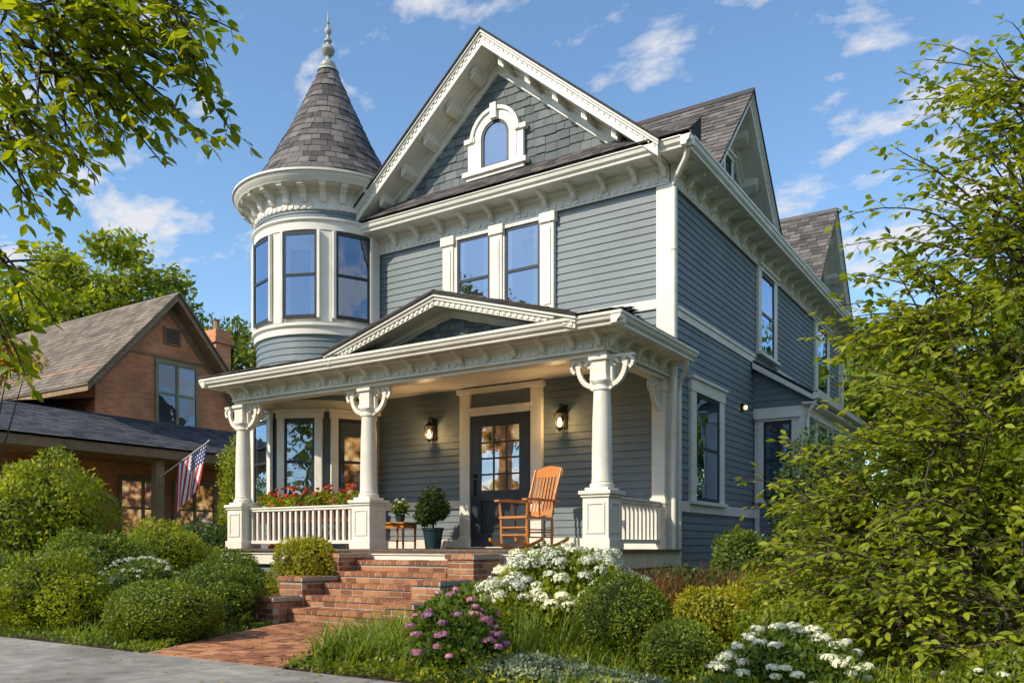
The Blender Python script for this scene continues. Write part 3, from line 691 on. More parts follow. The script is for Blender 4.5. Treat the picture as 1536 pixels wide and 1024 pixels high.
def tree(name,base,h,cr,n,ls,mat,nc=46,crk=.3,trunk=.2,low=.35):
    e=empty(name,base); m=MB(); cz=h-cr[2]
    m.tube([(0,0,0),(.05,.02,h*.3),(-.04,.05,h*.6),(0,0,h*.85)],[trunk,trunk*.8,trunk*.5,trunk*.15],8)
    cs=[]
    for i in range(nc):
        u=rdir(1)[0]; k=random.uniform(.45,.95)
        if u[2]<-low: u[2]*=.4
        p=np.array([u[0]*cr[0]*k,u[1]*cr[1]*k,cz+u[2]*cr[2]*k]); cs.append([*p,random.uniform(.65,1.25)*crk*min(cr)])
        if i<14:
            z0=random.uniform(.3,.7)*h; m.tube([(0,0,z0),(p[0]*.5,p[1]*.5,z0+(p[2]-z0)*.45+.1),tuple(p)],[trunk*.4,trunk*.22,trunk*.05],6)
    m.finish('trunk',M['bark'],e,smooth=True); clumps('crown',cs,n,ls,mat,.4,e)
    return e
def blades(P,hl,n_,spread,w,bend,name,mat,parent):
    P=np.asarray(P,float); K=len(P); n=K*n_; base=np.repeat(P,n_,axis=0)+np.c_[rng.normal(size=(n,2))*spread,np.zeros(n)]
    a=rng.uniform(0,2*PI,n); dh=np.c_[np.cos(a),np.sin(a),np.zeros(n)]; sd=np.c_[-np.sin(a),np.cos(a),np.zeros(n)]
    ln=hl*rng.uniform(.6,1.15,n)[:,None]; bd=(bend*rng.uniform(.3,1.3,n))[:,None]; m=5; co=np.zeros((n,m*2,3))
    for i in range(m):
        t=i/(m-1); p=base+dh*ln*(bd*t*t+.12*t)+np.array([0,0,1.])*ln*(t-.5*bd*t*t*t); ww=w*(1-t**1.5)+.0008
        co[:,2*i]=p-sd*ww/2; co[:,2*i+1]=p+sd*ww/2
    f=np.array([[2*i,2*i+1,2*i+3,2*i+2] for i in range(m-1)]).ravel()
    flat=(f[None]+np.arange(n)[:,None]*m*2).ravel(); starts=np.arange(n*(m-1))*4
    return mesh_np(name,co.reshape(-1,3),flat,starts,mat,parent)
def grass(name,pts,hl,n_,spread=.05,w=.012,bend=.7,mat=None):
    e=empty(name,(pts[0][0],pts[0][1],G)); P=[(p[0]-pts[0][0],p[1]-pts[0][1],0) for p in pts]
    blades(P,hl,n_,spread,w,bend,'blades',mat or L['grass'],e); return e
def heads(name,cs,r,n_,ls,mat,parent,flat=.8):
    cs=np.asarray(cs,float); K=len(cs); n=K*n_; u=rdir(n); u[:,2]=np.where(u[:,2]<-.3,-u[:,2],u[:,2])
    rr=np.repeat(r*rng.uniform(.6,1.3,K),n_)[:,None]
    P=np.repeat(cs,n_,axis=0)+u*rr*rng.uniform(.7,1.08,(n,1))*np.array([1,1,flat])
    D=nrm(np.cross(u,rdir(n))); return leaves(name,P-D*ls*.5,D,u+rdir(n)*.3,ls*rng.uniform(.8,1.2,n),mat,parent,TQ,1.7)

# --- clipped / round shrubs
bush('boxwood_shrub',(-3.17,-5.96,-.70),(.60,.60,.34),15000,.034,L['box'],lumps=30,lump=.10,thick=.06)
bush('boxwood_shrub',(1.58,-4.93,-.62),(.41,.41,.39),13000,.028,L['box'],lumps=30,lump=.09,thick=.06)
bush('boxwood_shrub',(2.25,-5.35,-.81),(.33,.33,.28),9000,.026,L['box'],lump=.10,thick=.06)
bush('golden_shrub',(1.95,-3.85,-.70),(.40,.40,.36),7000,.04,L['yellow'],lump=.2,thick=.12)
bush('golden_shrub',(-4.15,-3.05,-.42),(.50,.5,.62),11000,.045,L['yellow'],lump=.2,thick=.12)
# --- left garden
bush('hedge_shrub',(-8.7,-4.3,.2),(1.0,1.1,1.22),20000,.075,L['bright'],lumps=40,lump=.3,thick=.16)
bush('hedge_shrub',(-10.6,-4.0,.1),(1.0,1.0,1.1),9000,.09,L['mid'],lumps=40,lump=.25,thick=.12)
bush('garden_shrub',(-6.5,-4.7,-.40),(.8,.75,.62),12000,.06,L['mid'],lumps=24,lump=.3,thick=.16)
bush('garden_shrub',(-7.1,-3.3,-.25),(.85,.8,.6),12000,.06,L['bright'],lumps=24,lump=.3,thick=.16)
bush('garden_shrub',(-8.2,-1.7,-.25),(.8,.8,.75),11000,.06,L['dark'],lumps=24,lump=.25,thick=.14)
bush('garden_shrub',(-5.4,-3.3,-.55),(.65,.6,.5),9000,.05,L['mid'],lumps=24,lump=.3,thick=.14)
bush('fern_shrub',(-5.3,-6.0,-.55),(.75,.6,.50),14000,.05,L['bright'],lumps=30,lump=.35,thick=.25)
bush('fern_shrub',(-6.6,-5.9,-.55),(.9,.6,.50),14000,.055,L['mid'],lumps=30,lump=.3,thick=.2)
bush('garden_shrub',(-4.2,-4.5,-.62),(.6,.6,.40),9000,.045,L['mid'],lumps=20,lump=.3,thick=.15)
bush('garden_shrub',(-3.75,-5.0,-.8),(.35,.3,.25),5000,.04,L['dark'],lumps=14,lump=.3,thick=.15)
bush('garden_shrub',(-11.6,2.2,.85),(.7,.8,2.1),12000,.09,L['bright'],lumps=34,lump=.35,thick=.18)
bush('garden_shrub',(-11.0,-.2,-.45),(1.1,1.0,.7),8000,.08,L['dark'],lumps=30,lump=.25,thick=.14)
bush('garden_shrub',(-13.2,-1.6,-.4),(1.5,1.1,.8),8000,.09,L['mid'],lumps=30,lump=.25,thick=.14)
e=bush('white_flowering_shrub',(-5.2,-4.9,-.55),(.65,.55,.42),9000,.045,L['mid'],lumps=24,lump=.3,thick=.15)
hp=[(math.cos(a)*.6*k,math.sin(a)*.5*k,.45+.4*math.sqrt(max(0,1-k*k))) for a,k in [(random.uniform(0,2*PI),math.sqrt(random.random())) for _ in range(55)]]
heads('blossoms',hp,.035,22,.022,L['wflower'],e)
# --- hydrangea etc.
def flowerbush(name,c,r,nl,ls,lm,nh,hr,hm,pet,fl,n_=60,flat=.8):
    e=bush(name,c,r,nl,ls,lm,lumps=22,lump=.15,thick=.15)
    pts=[];tries=0
    while len(pts)<nh and tries<6000:
        tries+=1
        u=rdir(1)[0]
        if u[2]<-.1: continue
        k=random.uniform(.93,1.14); q=np.array([u[0]*r[0]*k,u[1]*r[1]*k,c[2]-G+u[2]*r[2]*k])
        if all(np.linalg.norm(q-p)>hr*1.3 for p in pts) or random.random()<.05: pts.append(q)
    heads('blossoms',pts,hr,n_,fl,hm,e,flat); return e,pts
flowerbush('hydrangea_shrub',(.50,-4.0,-.52),(.78,.62,.47),9000,.075,L['bright'],100,.082,L['wflower'],60,.032,90)
flowerbush('white_flowering_shrub',(3.08,-5.45,-.86),(.48,.4,.28),6000,.05,L['mid'],50,.055,L['wflower'],50,.028,65,.5)
flowerbush('garden_shrub',(4.5,-5.3,-.9),(.5,.4,.3),5000,.05,L['bright'],8,.03,L['wflower'],30,.02,30,.5)
flowerbush('pink_flowering_plant',(.62,-6.0,-.80),(.38,.3,.30),4500,.06,L['mid'],32,.045,L['pink'],50,.032,60,.55)
flowerbush('pink_flowering_plant',(.10,-5.3,-.72),(.4,.32,.30),4500,.06,L['mid'],28,.042,L['pink'],50,.03,60,.55)
bush('garden_shrub',(-.75,-3.7,-.72),(.45,.5,.33),7000,.05,L['mid'],lumps=20,lump=.3,thick=.18)
bush('garden_shrub',(-.3,-4.6,-.82),(.5,.45,.25),7000,.05,L['bright'],lumps=20,lump=.3,thick=.18)
bush('garden_shrub',(-.3,-3.2,-.5),(.5,.4,.45),6000,.06,L['dark'],lumps=20,lump=.3,thick=.18)
bush('sage_plant',(1.35,-6.1,-.95),(.5,.35,.16),6000,.035,L['sage'],lumps=20,lump=.3,thick=.25)
bush('sage_plant',(2.1,-6.2,-.97),(.5,.35,.14),6000,.035,L['sage'],lumps=20,lump=.3,thick=.25)
bush('garden_shrub',(1.4,-2.6,-.62),(.7,.5,.4),7000,.055,L['dark'],lumps=20,lump=.3,thick=.2)
bush('garden_shrub',(2.6,-3.2,-.65),(.8,.5,.4),8000,.055,L['bright'],lumps=20,lump=.3,thick=.2)
bush('garden_shrub',(2.9,-4.4,-.75),(.6,.5,.3),7000,.05,L['bright'],lumps=20,lump=.3,thick=.2)
bush('garden_shrub',(1.2,-.4,-.4),(.55,.65,.65),9000,.06,L['mid'],lumps=20,lump=.3,thick=.2)
bush('evergreen_shrub',(2.0,.5,.3),(.8,.85,1.3),16000,.06,L['dark'],lumps=30,lump=.35,thick=.2)
grass('rust_plume_grass',[(random.uniform(.7,2.8),random.uniform(-3.4,-1.9)) for _ in range(70)],.85,26,.06,.014,.35,L['rust'])
grass('daylily_grass',[(-.5,-6.3),(-.35,-6.0),(-.1,-6.35),(.1,-6.1),(-.75,-5.9),(-.55,-5.55)],.48,60,.06,.018,.9)
grass('daylily_grass',[(-1.25,-5.0),(-1.0,-4.8),(-.8,-5.1),(-1.1,-4.5),(-.6,-4.7)],.45,60,.07,.016,.8)
grass('ornamental_grass',[(1.0,-5.35),(.9,-5.5),(1.15,-5.2),(.75,-5.1)],.62,45,.05,.012,.45)
grass('ornamental_grass',[(random.uniform(-.9,5.5),random.uniform(-6.6,-3.2)) for _ in range(110)],.30,32,.07,.009,.7)
grass('ornamental_grass',[(random.uniform(-9,-3.6),random.uniform(-6.6,-4.4)) for _ in range(60)],.32,32,.07,.009,.7)
# ground cover sheets of leaves
def cover(name,x0,x1,y0,y1,n,ls,mat,zmax,test=None,z0=0):
    e=empty(name,((x0+x1)/2,(y0+y1)/2,G)); P=np.c_[rng.uniform(x0,x1,n),rng.uniform(y0,y1,n),np.zeros(n)]
    if test is not None: P=P[np.array([test(a,b) for a,b,_ in P])]
    h=np.sin(P[:,0]*3.1+1)*np.cos(P[:,1]*2.7)+np.sin(P[:,0]*7+P[:,1]*5)*.5; P[:,2]=z0+np.abs(rng.random(len(P)))*zmax*(.35+.5*np.clip(h,0,1.3))+.005
    P-=np.array([(x0+x1)/2,(y0+y1)/2,0]); n=len(P)
    leaves('leaves',P,rdir(n)*np.array([1,1,.3 if zmax<.01 else 1])+np.array([0,0,0 if zmax<.01 else .5]),rdir(n)*(.15 if zmax<.01 else .6)+np.array([0,0,1.]),ls*rng.uniform(.5,1.3,n),mat,e)
onpath=lambda x,y: not(wl(max(min(y,-3.91),-6.8))[0]-.05<x<wl(max(min(y,-3.91),-6.8))[1]+.05) 
cover('groundcover',-.7,8,-6.66,-2.5,38000,.05,L['mid'],.2)
cover('groundcover',-10,-2.2,-6.66,-2.5,30000,.05,L['mid'],.16,lambda x,y:onpath(x,y) and not(-4.1<x<-1.3 and y>-4.2))
cover('groundcover',-3,1,-6.66,-2.5,9000,.045,L['bright'],.12,lambda x,y:onpath(x,y) and not(-4.1<x<-1.3 and y>-4.2))
cover('groundcover',-.5,8,-6.66,-3.,12000,.055,L['yellow'],.24)
cover('fallen_leaves',-9,2,-8.3,-6.75,160,.05,L['gold'],.004,None,.034)
cover('fallen_leaves',-3.2,-1.2,-6.6,-4.3,40,.04,L['gold'],.004,None,.042)

# --- leafy sprays for near trees
def rv(s=1.): return V((random.gauss(0,s),random.gauss(0,s),random.gauss(0,s)))
def spray(st,d,Ln,tw,LV,ls,side=.34,droop=.5,step=.10,lstep=.055,k=1.):
    st=V(st);d=V(d).normalized(); n=max(5,int(Ln/.12)); pts=[st];dd=d.copy()
    for i in range(n):
        dd=(dd+V((0,0,-droop/n))+rv(.07)).normalized(); pts.append(pts[-1]+dd*(Ln/n))
    tw.tube(pts,[(.009*(1-.8*i/n)+.0015)*k for i in range(n+1)],5)
    a=.12*k;sg=1
    while a<Ln:
        f=a/Ln*n;i=min(int(f),n-1);p=pts[i].lerp(pts[i+1],f-i); ax=(pts[i+1]-pts[i]).normalized()
        sd=ax.cross(Z); sd=(sd.normalized() if sd.length>.1 else X1)*sg
        sdir=(ax*.75+sd*.8+rv(.28)+V((0,0,.0))).normalized(); sl=side*random.uniform(.5,1.1)*(1-.45*a/Ln)
        m=max(2,int(sl/lstep)); q=p.copy(); tp=[q.copy()]; s2=1
        for j in range(m):
            sdir=(sdir+V((0,0,-droop*.12))+rv(.05)).normalized(); q=q+sdir*lstep; tp.append(q.copy())
            u=sdir.cross(Z); u=(u.normalized() if u.length>.1 else X1)*s2
            ld=(sdir*.6+u*.85+V((0,0,-.22))+rv(.2)).normalized(); LV.append((q[:],ld[:],(Z*1.0+rv(.45))[:],ls*random.uniform(.65,1.15))); s2*=-1
        LV.append((q[:],sdir[:],(Z+rv(.4))[:],ls))
        tw.tube([tp[0],tp[len(tp)//2],tp[-1]],[.003*k,.002*k,.001*k],3)
        a+=step*random.uniform(.7,1.3);sg*=-1
def spraytree(name,base,limbs,anchors,ls,mat,trunkr=.12,**k):
    """limbs: list of polylines; anchors: (centre,r,count,dir,length)"""
    e=empty(name,base); o=V(base); t=MB(); tw=MB(); LV=[]
    for pl,r0,r1 in limbs: t.tube([V(p)-o for p in pl],[r0+(r1-r0)*i/(len(pl)-1) for i in range(len(pl))],8)
    for c,r,cnt,d,ln in anchors:
        for _ in range(cnt):
            u=rv(1).normalized()*r*random.random()**.4
            p=V(c)+u-o; dr=V(d)*1.0+u.normalized()*.8+rv(.3)
            spray(p-dr.normalized()*ln*.4,dr,ln*random.uniform(.7,1.2),tw,LV,ls,**k)
    t.finish('trunk',M['bark'],e,smooth=True); tw.finish('twigs',M['twig'],e,recalc=False)
    LVn=np.array([list(a)+list(b)+list(c)+[s] for a,b,c,s in LV])
    leaves('leaves',LVn[:,0:3],LVn[:,3:6],LVn[:,6:9],LVn[:,9],mat,e,TL,1.05); return len(LV)
b=(-.75,-10.05,G)
n1=spraytree('street_tree',b,[([b,(-.78,-10.03,.3),(-.7,-10.0,1.4),(-.6,-10.0,2.8),(-.55,-9.95,4.0)],.11,.03),
  ([(-.72,-10.0,1.5),(.2,-9.85,2.1),(1.1,-9.62,2.4),(1.7,-9.3,2.25)],.04,.006),([(-.72,-10,1.4),(.2,-9.9,1.75),(1.1,-9.65,1.8)],.032,.005),
  ([(-.65,-10,2.0),(.3,-9.75,2.7),(1.2,-9.4,2.8)],.035,.006),([(-.76,-10.03,.6),(.1,-9.95,1.1),(.95,-9.75,1.25)],.025,.004)],
  [((1.22,-9.57,2.12),.36,30,(.8,.5,-.3),.55),((1.52,-9.38,2.08),.3,24,(.8,.5,-.35),.52),((1.34,-9.47,1.86),.22,15,(.6,.4,-.6),.45),((1.10,-9.62,1.62),.17,12,(.5,.3,-.7),.4),
   ((1.74,-9.24,2.10),.14,9,(.8,.5,-.5),.38),((1.12,-9.63,1.10),.10,8,(.4,.3,-.6),.32),((1.10,-9.64,.86),.06,5,(.3,.2,-.7),.25),((1.16,-9.66,2.6),.4,14,(.7,.4,-.1),.6),((-.9,-10.3,3.4),.8,22,(-.3,-.2,.2),.8),((.2,-9.8,2.7),.4,8,(.6,.3,0),.6)],.064,L['tree'],side=.22,step=.062,lstep=.036,k=.66)
b=(4.9,-1.5,G)
n2=spraytree('garden_tree',b,[([b,(4.85,-1.55,.5),(4.7,-1.7,2),(4.6,-1.8,3.5),(4.6,-1.8,4.9)],.11,.02),([(4.8,-1.6,.8),(4.3,-2.0,1.8),(3.6,-2.5,2.2)],.045,.008),
  ([(4.75,-1.65,1.4),(4.4,-2.0,2.6),(4.0,-2.2,3.4)],.045,.008),([(4.7,-1.7,2.4),(4.5,-1.9,3.8),(4.2,-2.1,4.6)],.04,.008),([(4.9,-1.5,0),(4.3,-2.3,.6),(3.7,-2.9,1.1)],.05,.01)],
  [((4.15,-2.1,3.1),.8,60,(-.5,-.4,.4),1.0),((4.45,-1.95,4.3),.55,36,(-.5,-.3,.6),.95),((3.95,-2.2,2.0),.95,78,(-.5,-.4,.2),1.0),((3.45,-2.5,2.05),.4,20,(-.7,-.4,.1),.9),
   ((4.4,-2.3,1.0),.9,50,(-.3,-.5,.2),1.1),((5.1,-1.2,3),1.2,50,(.3,.2,.4),1.1)],.105,L['bright'],droop=.6)
b=(3.6,-3.3,G)
n3=spraytree('arching_shrub',b,[([b,(3.5,-3.4,-.2),(3.2,-3.5,.5),(2.9,-3.5,.8)],.035,.006),([b,(3.8,-3.4,0),(3.9,-3.5,1.0)],.035,.006),([b,(3.5,-3.9,-.3),(3.4,-4.4,-.2)],.03,.006),([b,(4.1,-3.9,-.2),(4.2,-4.3,0)],.03,.006)],
  [((3.77,-3.5,.4),.8,70,(-.3,-.4,.5),1.0),((2.95,-3.45,.25),.42,30,(-.8,-.2,.3),.85),((3.35,-4.3,-.42),.55,48,(-.4,-.5,.4),.8),((4.25,-4.4,-.4),.6,48,(-.1,-.5,.5),.8),((3.9,-3.7,1.0),.5,28,(-.4,-.3,.4),1.0),((4.4,-5.0,-.75),.4,20,(-.2,-.5,.5),.5)],.088,L['bright'],droop=.75)
# dense backing foliage
bush('background_shrub',(5.3,-.2,1.0),(1.3,1.3,2.4),22000,.085,L['mid'],lumps=40,lump=.35,thick=.2)
bush('background_shrub',(4.6,-2.9,-.1),(.9,.8,1.1),14000,.07,L['bright'],lumps=30,lump=.35,thick=.2)
bush('background_shrub',(3.4,1.2,.3),(1.2,1.3,1.5),14000,.075,L['mid'],lumps=30,lump=.35,thick=.2)
# --- distant trees
tree('maple_tree',(-38.6,14.5,G),17.5,(5.0,5.0,4.8),20000,.36,L['bright'],trunk=.35,nc=60,crk=.26)
tree('maple_tree',(-46,20,G),15.0,(5,5,4),12000,.4,L['far'],trunk=.35)
tree('maple_tree',(-33,19,G),13.0,(4,4,3.6),11000,.36,L['far'],trunk=.3)
tree('oak_tree',(.5,22,G),9.4,(4.2,4.2,3.6),18000,.26,L['mid'],trunk=.3)
tree('oak_tree',(6.0,15,G),9.5,(3.4,3.4,4.2),16000,.22,L['mid'],trunk=.3)
tree('oak_tree',(10.5,13.5,G),12.5,(3.6,3.6,5.2),18000,.22,L['bright'],trunk=.3)
tree('oak_tree',(4.2,8.2,G),6.0,(2.0,2.2,2.8),14000,.14,L['mid'],trunk=.2,low=.9)
tree('golden_tree',(-10.55,-4.3,G),4.7,(.75,.75,.7),4000,.10,L['gold'],trunk=.07,crk=.36)
# one mass of trees: behind the houses and across the street (seen in the window reflections)
e=empty('distant_trees'); cs=[]
for x in np.arange(-60,40,4.5):
    top=10.5+3.5*math.sin(x*.45)
    for k in range(9): cs.append([x+random.gauss(0,1.6),-26+random.gauss(0,1.6),random.uniform(1,top),random.uniform(1.4,2.4)])
for x in np.arange(-75,60,6.5):
    for k in range(5): cs.append([x+random.gauss(0,2),45+random.gauss(0,4),random.uniform(.5,6),random.uniform(2,3)])
for y in np.arange(-30,44,6.5):
    for k in range(5): cs.append([-62+random.gauss(0,3),y+random.gauss(0,2),random.uniform(.5,6),random.uniform(2,3)]);cs.append([38+random.gauss(0,3),y+random.gauss(0,2),random.uniform(.5,7),random.uniform(2,3)])
clumps('crowns',cs,65000,.7,L['far'],.4,e)

# ------------------------------------------------------------ porch things
def place(o,loc,rot=0,sc=1): o.location=loc; o.rotation_euler=(0,0,rot); o.scale=(sc,)*3
rc_=empty('rocking_chair')
w=MB()  # local: +Y forward
for sx in(-.25,.25):
    pts=[(sx,-.55+1.0*i/14,.03+.16*((i/14-.52)*2)**2*.75) for i in range(15)]
    for i in range(14):
        a,b_=V(pts[i]),V(pts[i+1]); w.prism([a-X1*.018-Z*.022,b_-X1*.018-Z*.022,b_-X1*.018+Z*.022,a-X1*.018+Z*.022],X1*.036)
    w.tube([(sx,.22,.05),(sx,.23,.2),(sx,.24,.42),(sx*1.08,.25,.64)],[.018,.024,.02,.017],8)
    w.tube([(sx,-.22,.05),(sx,-.23,.25),(sx*.95,-.24,.43)],[.018,.024,.018],8)
    w.tube([(sx*.95,-.22,.42),(sx*.97,-.30,.75),(sx*1.0,-.42,1.12)],[.022,.02,.016],8)
    w.prism([(sx*1.08-.038,-.34,.645),(sx*1.08-.045,.12,.66),(sx*1.08-.05,.31,.65),(sx*1.08+.05,.31,.65),(sx*1.08+.045,.12,.66),(sx*1.08+.03,-.34,.645)],(0,0,.026))
    for yz in(.17,.27): w.tube([(sx,-.225,yz),(sx,.23,yz)],.011,6)
    w.tube([(sx*1.05,.02,.44),(sx*1.08,.03,.65)],.012,6)
for z in(.2,.3): w.tube([(-.25,.235,z),(.25,.235,z)],.013,6)
w.tube([(-.25,-.23,.24),(.25,-.23,.24)],.013,6)
w.prism([(-.27,.27,.42),(.27,.27,.42),(.25,-.25,.405),(-.25,-.25,.405)],(0,0,.032))
for i in range(7):
    x=-.185+.37*i/6; w.prism([(x-.019,-.262,.5),(x+.019,-.262,.5),(x+.019,-.405,1.04),(x-.019,-.405,1.04)],(0,-.01,-.003))
w.prism([(-.24,-.255,.47),(.24,-.255,.47),(.24,-.272,.53),(-.24,-.272,.53)],(0,-.022,0))
n=12; w.prism([(-.27,-.392,1.0),(.27,-.392,1.0)]+[(.27-.54*i/n,-.42-.02*math.sin(PI*i/n),1.10+.06*math.sin(PI*i/n)) for i in range(n+1)],(0,-.024,0))
w.finish('chair_frame',M['wood'],rc_,bevel=.004)
place(rc_,(-1.70,-1.16,FZ-.012),math.radians(166),1.06)
# side table with flowers
tb=empty('side_table',(-4.32,-.85,FZ)); w=MB()
w.box(-.24,.24,-.2,.2,.40,.43);w.box(-.21,.21,-.17,.17,.33,.40);w.box(-.2,.2,-.16,.16,.12,.14)
for a in(-.19,.19):
    for b_ in(-.15,.15): w.tube([(a,b_,0),(a,b_,.35)],[.016,.024],8)
w.finish('table_frame',M['wood'],tb,bevel=.003)
pv=MB(); pv.lathe([(0,.43),(.06,.43),(.085,.52),(.08,.56),(.07,.56),(0,.54)],(0,0,0),16); pv.finish('flower_vase',M['pot'],tb,smooth=True)
clumps('flower_leaves',[[0,0,.66,.14]],500,.07,L['mid'],.4,tb); heads('flowers',[(.05,-.05,.74),(-.07,.0,.78),(.02,.06,.80),(.1,.03,.7),(-.02,-.1,.68)],.04,40,.03,L['wflower'],tb)
pp=empty('potted_shrub',(-3.80,-.65,FZ)); pv=MB(); pv.lathe([(0,0),(.12,0),(.125,.02),(.165,.29),(.18,.30),(.18,.34),(.155,.34),(.15,.30),(0,.29)],(0,0,0),24); pv.finish('plant_pot',M['pot'],pp,smooth=True)
st=MB(); st.tube([(0,0,.28),(.01,0,.45),(0,.01,.6)],.018,6); st.finish('stem',M['bark'],pp)
clumps('foliage',[[0,0,.66,.28],[.14,-.08,.6,.2],[-.16,.05,.62,.2],[0,0,.84,.19],[-.05,-.12,.52,.2]],6200,.055,L['dark'],.35,pp)
fb=empty('flower_box',(-5.45,-1.72,FZ)); w=MB(); w.box(-1.1,1.1,-.1,.1,.42,.60); w.box(-1.12,1.12,-.115,.115,.58,.61)
for a in(-.9,.9): w.box(a-.03,a+.03,-.08,.08,0,.42)
w.finish('planter_box',surf('terracotta_paint',(.35,.08,.03),(.5,.14,.05),.6),fb,bevel=.003)
clumps('plant_leaves',[[-1.05+.15*i,random.uniform(-.05,.05),random.uniform(.70,.82),.16] for i in range(15)],7000,.06,L['bright'],.4,fb)
heads('flowers',[(random.uniform(-1.1,1.1),random.uniform(-.2,.12),random.uniform(.70,1.0)) for _ in range(90)],.034,22,.035,L['redf'],fb)

# ------------------------------------------------------------ neighbour brick house
NH=empty('brick_house'); nb=MB();nr=MB();nr2=MB();nt_=MB();no=MB();ng=MB();nd=MB();nw=MB();nwm=MB()
wx=-17.0; yc=3.75; hf=2.25; ze=4.75; zp=7.25
nb.box(-26,wx,yc-hf+.02,yc+hf-.02,-1,ze+.1)
nb.prism([(wx,yc-hf+.05,ze+.05),(wx,yc+hf-.05,ze+.05),(wx,yc,zp-.15)],(-9,0,0))
sl=(zp-ze)/hf
for sg in(-1,1):
    a=hf+.45
    nt_.prism([(wx+.45,yc,zp),(wx+.45,yc+sg*a,zp-sl*a),(wx+.45,yc+sg*a,zp-sl*a-.2),(wx+.45,yc,zp-.2)],(-9.9,0,0))
    Vd=V((0,-sg*a,sl*a));lv=Vd.length;Vd.normalize()
    nr.prism([(wx+.5,yc,zp+.05),(wx+.5,yc+sg*(a+.04),zp+.05-sl*(a+.04)),(wx+.5,yc+sg*(a+.04),zp-sl*(a+.04)),(wx+.5,yc,zp)],(-10,0,0))
    shingles(nr,(wx-9.5,yc+sg*(a+.04),zp+.05-sl*(a+.04)),X1,Vd,V((0,sg*Vd.z,abs(Vd.y))),10,lv,.17,.28)
    nt_.prism([(wx+.03,yc,zp-.2),(wx+.03,yc+sg*hf,zp-.2-sl*hf),(wx+.03,yc+sg*hf,zp-.5-sl*hf),(wx+.03,yc,zp-.5)],(-.03,0,0))
nt_.lb((wx,0,0),Y1,X1,yc-1.25,yc+1.25,.0,.04,5.42,5.5)
def nwin(O,A,D,w_,h_,blind=.5,warm=False):
    O=V(O); c=.09
    for a0,a1,z0,z1 in((-w_/2-c,-w_/2,-.05,h_+.05),(w_/2,w_/2+c,-.05,h_+.05),(-w_/2-c,w_/2+c,h_,h_+.12),(-w_/2-c-.03,w_/2+c+.03,-.12,0),(-.04,.04,0,h_)):
        no.lb(O,A,D,a0,a1,.0,.07,z0,z1)
    no.lb(O,A,D,-w_/2,w_/2,.0,.06,h_*.48,h_*.52)
    P=lambda a,d,z:O+A*a+D*d+Z*z
    ng.quad(P(-w_/2,.04,0),P(w_/2,.04,0),P(w_/2,.04,h_),P(-w_/2,.04,h_)); (nwm if warm else nd).quad(P(-w_/2,.01,0),P(w_/2,.01,0),P(w_/2,.01,h_),P(-w_/2,.01,h_))
    if blind: nw.quad(P(0.05,.02,h_*(1-blind)),P(w_/2-.03,.02,h_*(1-blind)),P(w_/2-.03,.02,h_),P(.05,.02,h_))
nwin((wx,4.0,3.55),Y1,X1,1.25,1.7,.5)
nt_.lb((wx,3.85,0),Y1,X1,-.28,.28,.0,.05,5.85,6.35); 
for i in range(6): nd.quad(*[V((wx+.055,3.85+a,5.9+i*.07+b_)) for a,b_ in((-.22,0),(.22,0),(.22,.04),(-.22,.04))])
nb.box(-26,wx-.0,-1.0,yc-hf+.01,-1,2.9)
for yy in(-.2,2.9,4.6): nwin((wx,yy,.3),Y1,X1,1.3,1.5,0,True)
px=-15.25; ya,yb=-2.9,6.3
nt_.box(-27,px+.3,ya-.3,yb,2.28,2.52)
nr2.quad((px+.35,ya-.35,2.55),(px+.35,yb,2.55),(wx,yb,3.55),(wx,-.9,3.55)); nr2.quad((px+.35,ya-.35,2.55),(wx,-.9,3.55),(-27,-.9,3.55),(-27,ya-.35,2.55)); nr2.quad((wx,-.9,3.55),(-27,-.9,3.55),(-27,1.6,4.0),(wx,1.6,4.0))
Vd=V((wx-px-.35,0,1.0));lv=Vd.length;Vd.normalize();shingles(nr2,(px+.37,ya-.35,2.56),Y1,Vd,V((Vd.z,0,abs(Vd.x))),yb-ya+.3,lv,.16,.26,lambda u,v:u>v/lv*2.3)
for yy in(ya,-.3,2.2,4.6): 
    nt_.box(px-.12,px+.12,yy-.12,yy+.12,-1,2.28); nt_.box(px-.2,px+.2,yy-.2,yy+.2,-1,.1)
nb.box(px-.1,px+.1,ya,yb,-1,-.1)
nt_.box(px-.14,px+.14,ya,yb,-.1,-.03)
nb.box(-19.4,-18.7,6.7,7.3,-1,7.2); nb.box(-19.48,-18.62,6.62,7.38,6.75,6.95); nt_.lathe([(.12,7.2),(.1,7.55),(.14,7.6),(0,7.62)],(-19.05,7,0),10)
nb.box(-25,-18.0,yc+hf,7.0,-1,4.0)
nb.finish('brick_walls',M['nbrick'],NH);nr.finish('roof',M['nroof'],NH,recalc=False);nr2.finish('porch_roof',M['nroof2'],NH,recalc=False);nt_.finish('trim',M['ntrim'],NH,bevel=.01)
no.finish('window_frames',M['nolive'],NH);ng.finish('window_glass',M['glasslow'],NH,recalc=False);nd.finish('window_backs',M['dark'],NH,recalc=False);nw.finish('roller_blinds',M['nwhite'],NH,recalc=False);nwm.finish('lit_interior',M['warm'],NH,recalc=False)
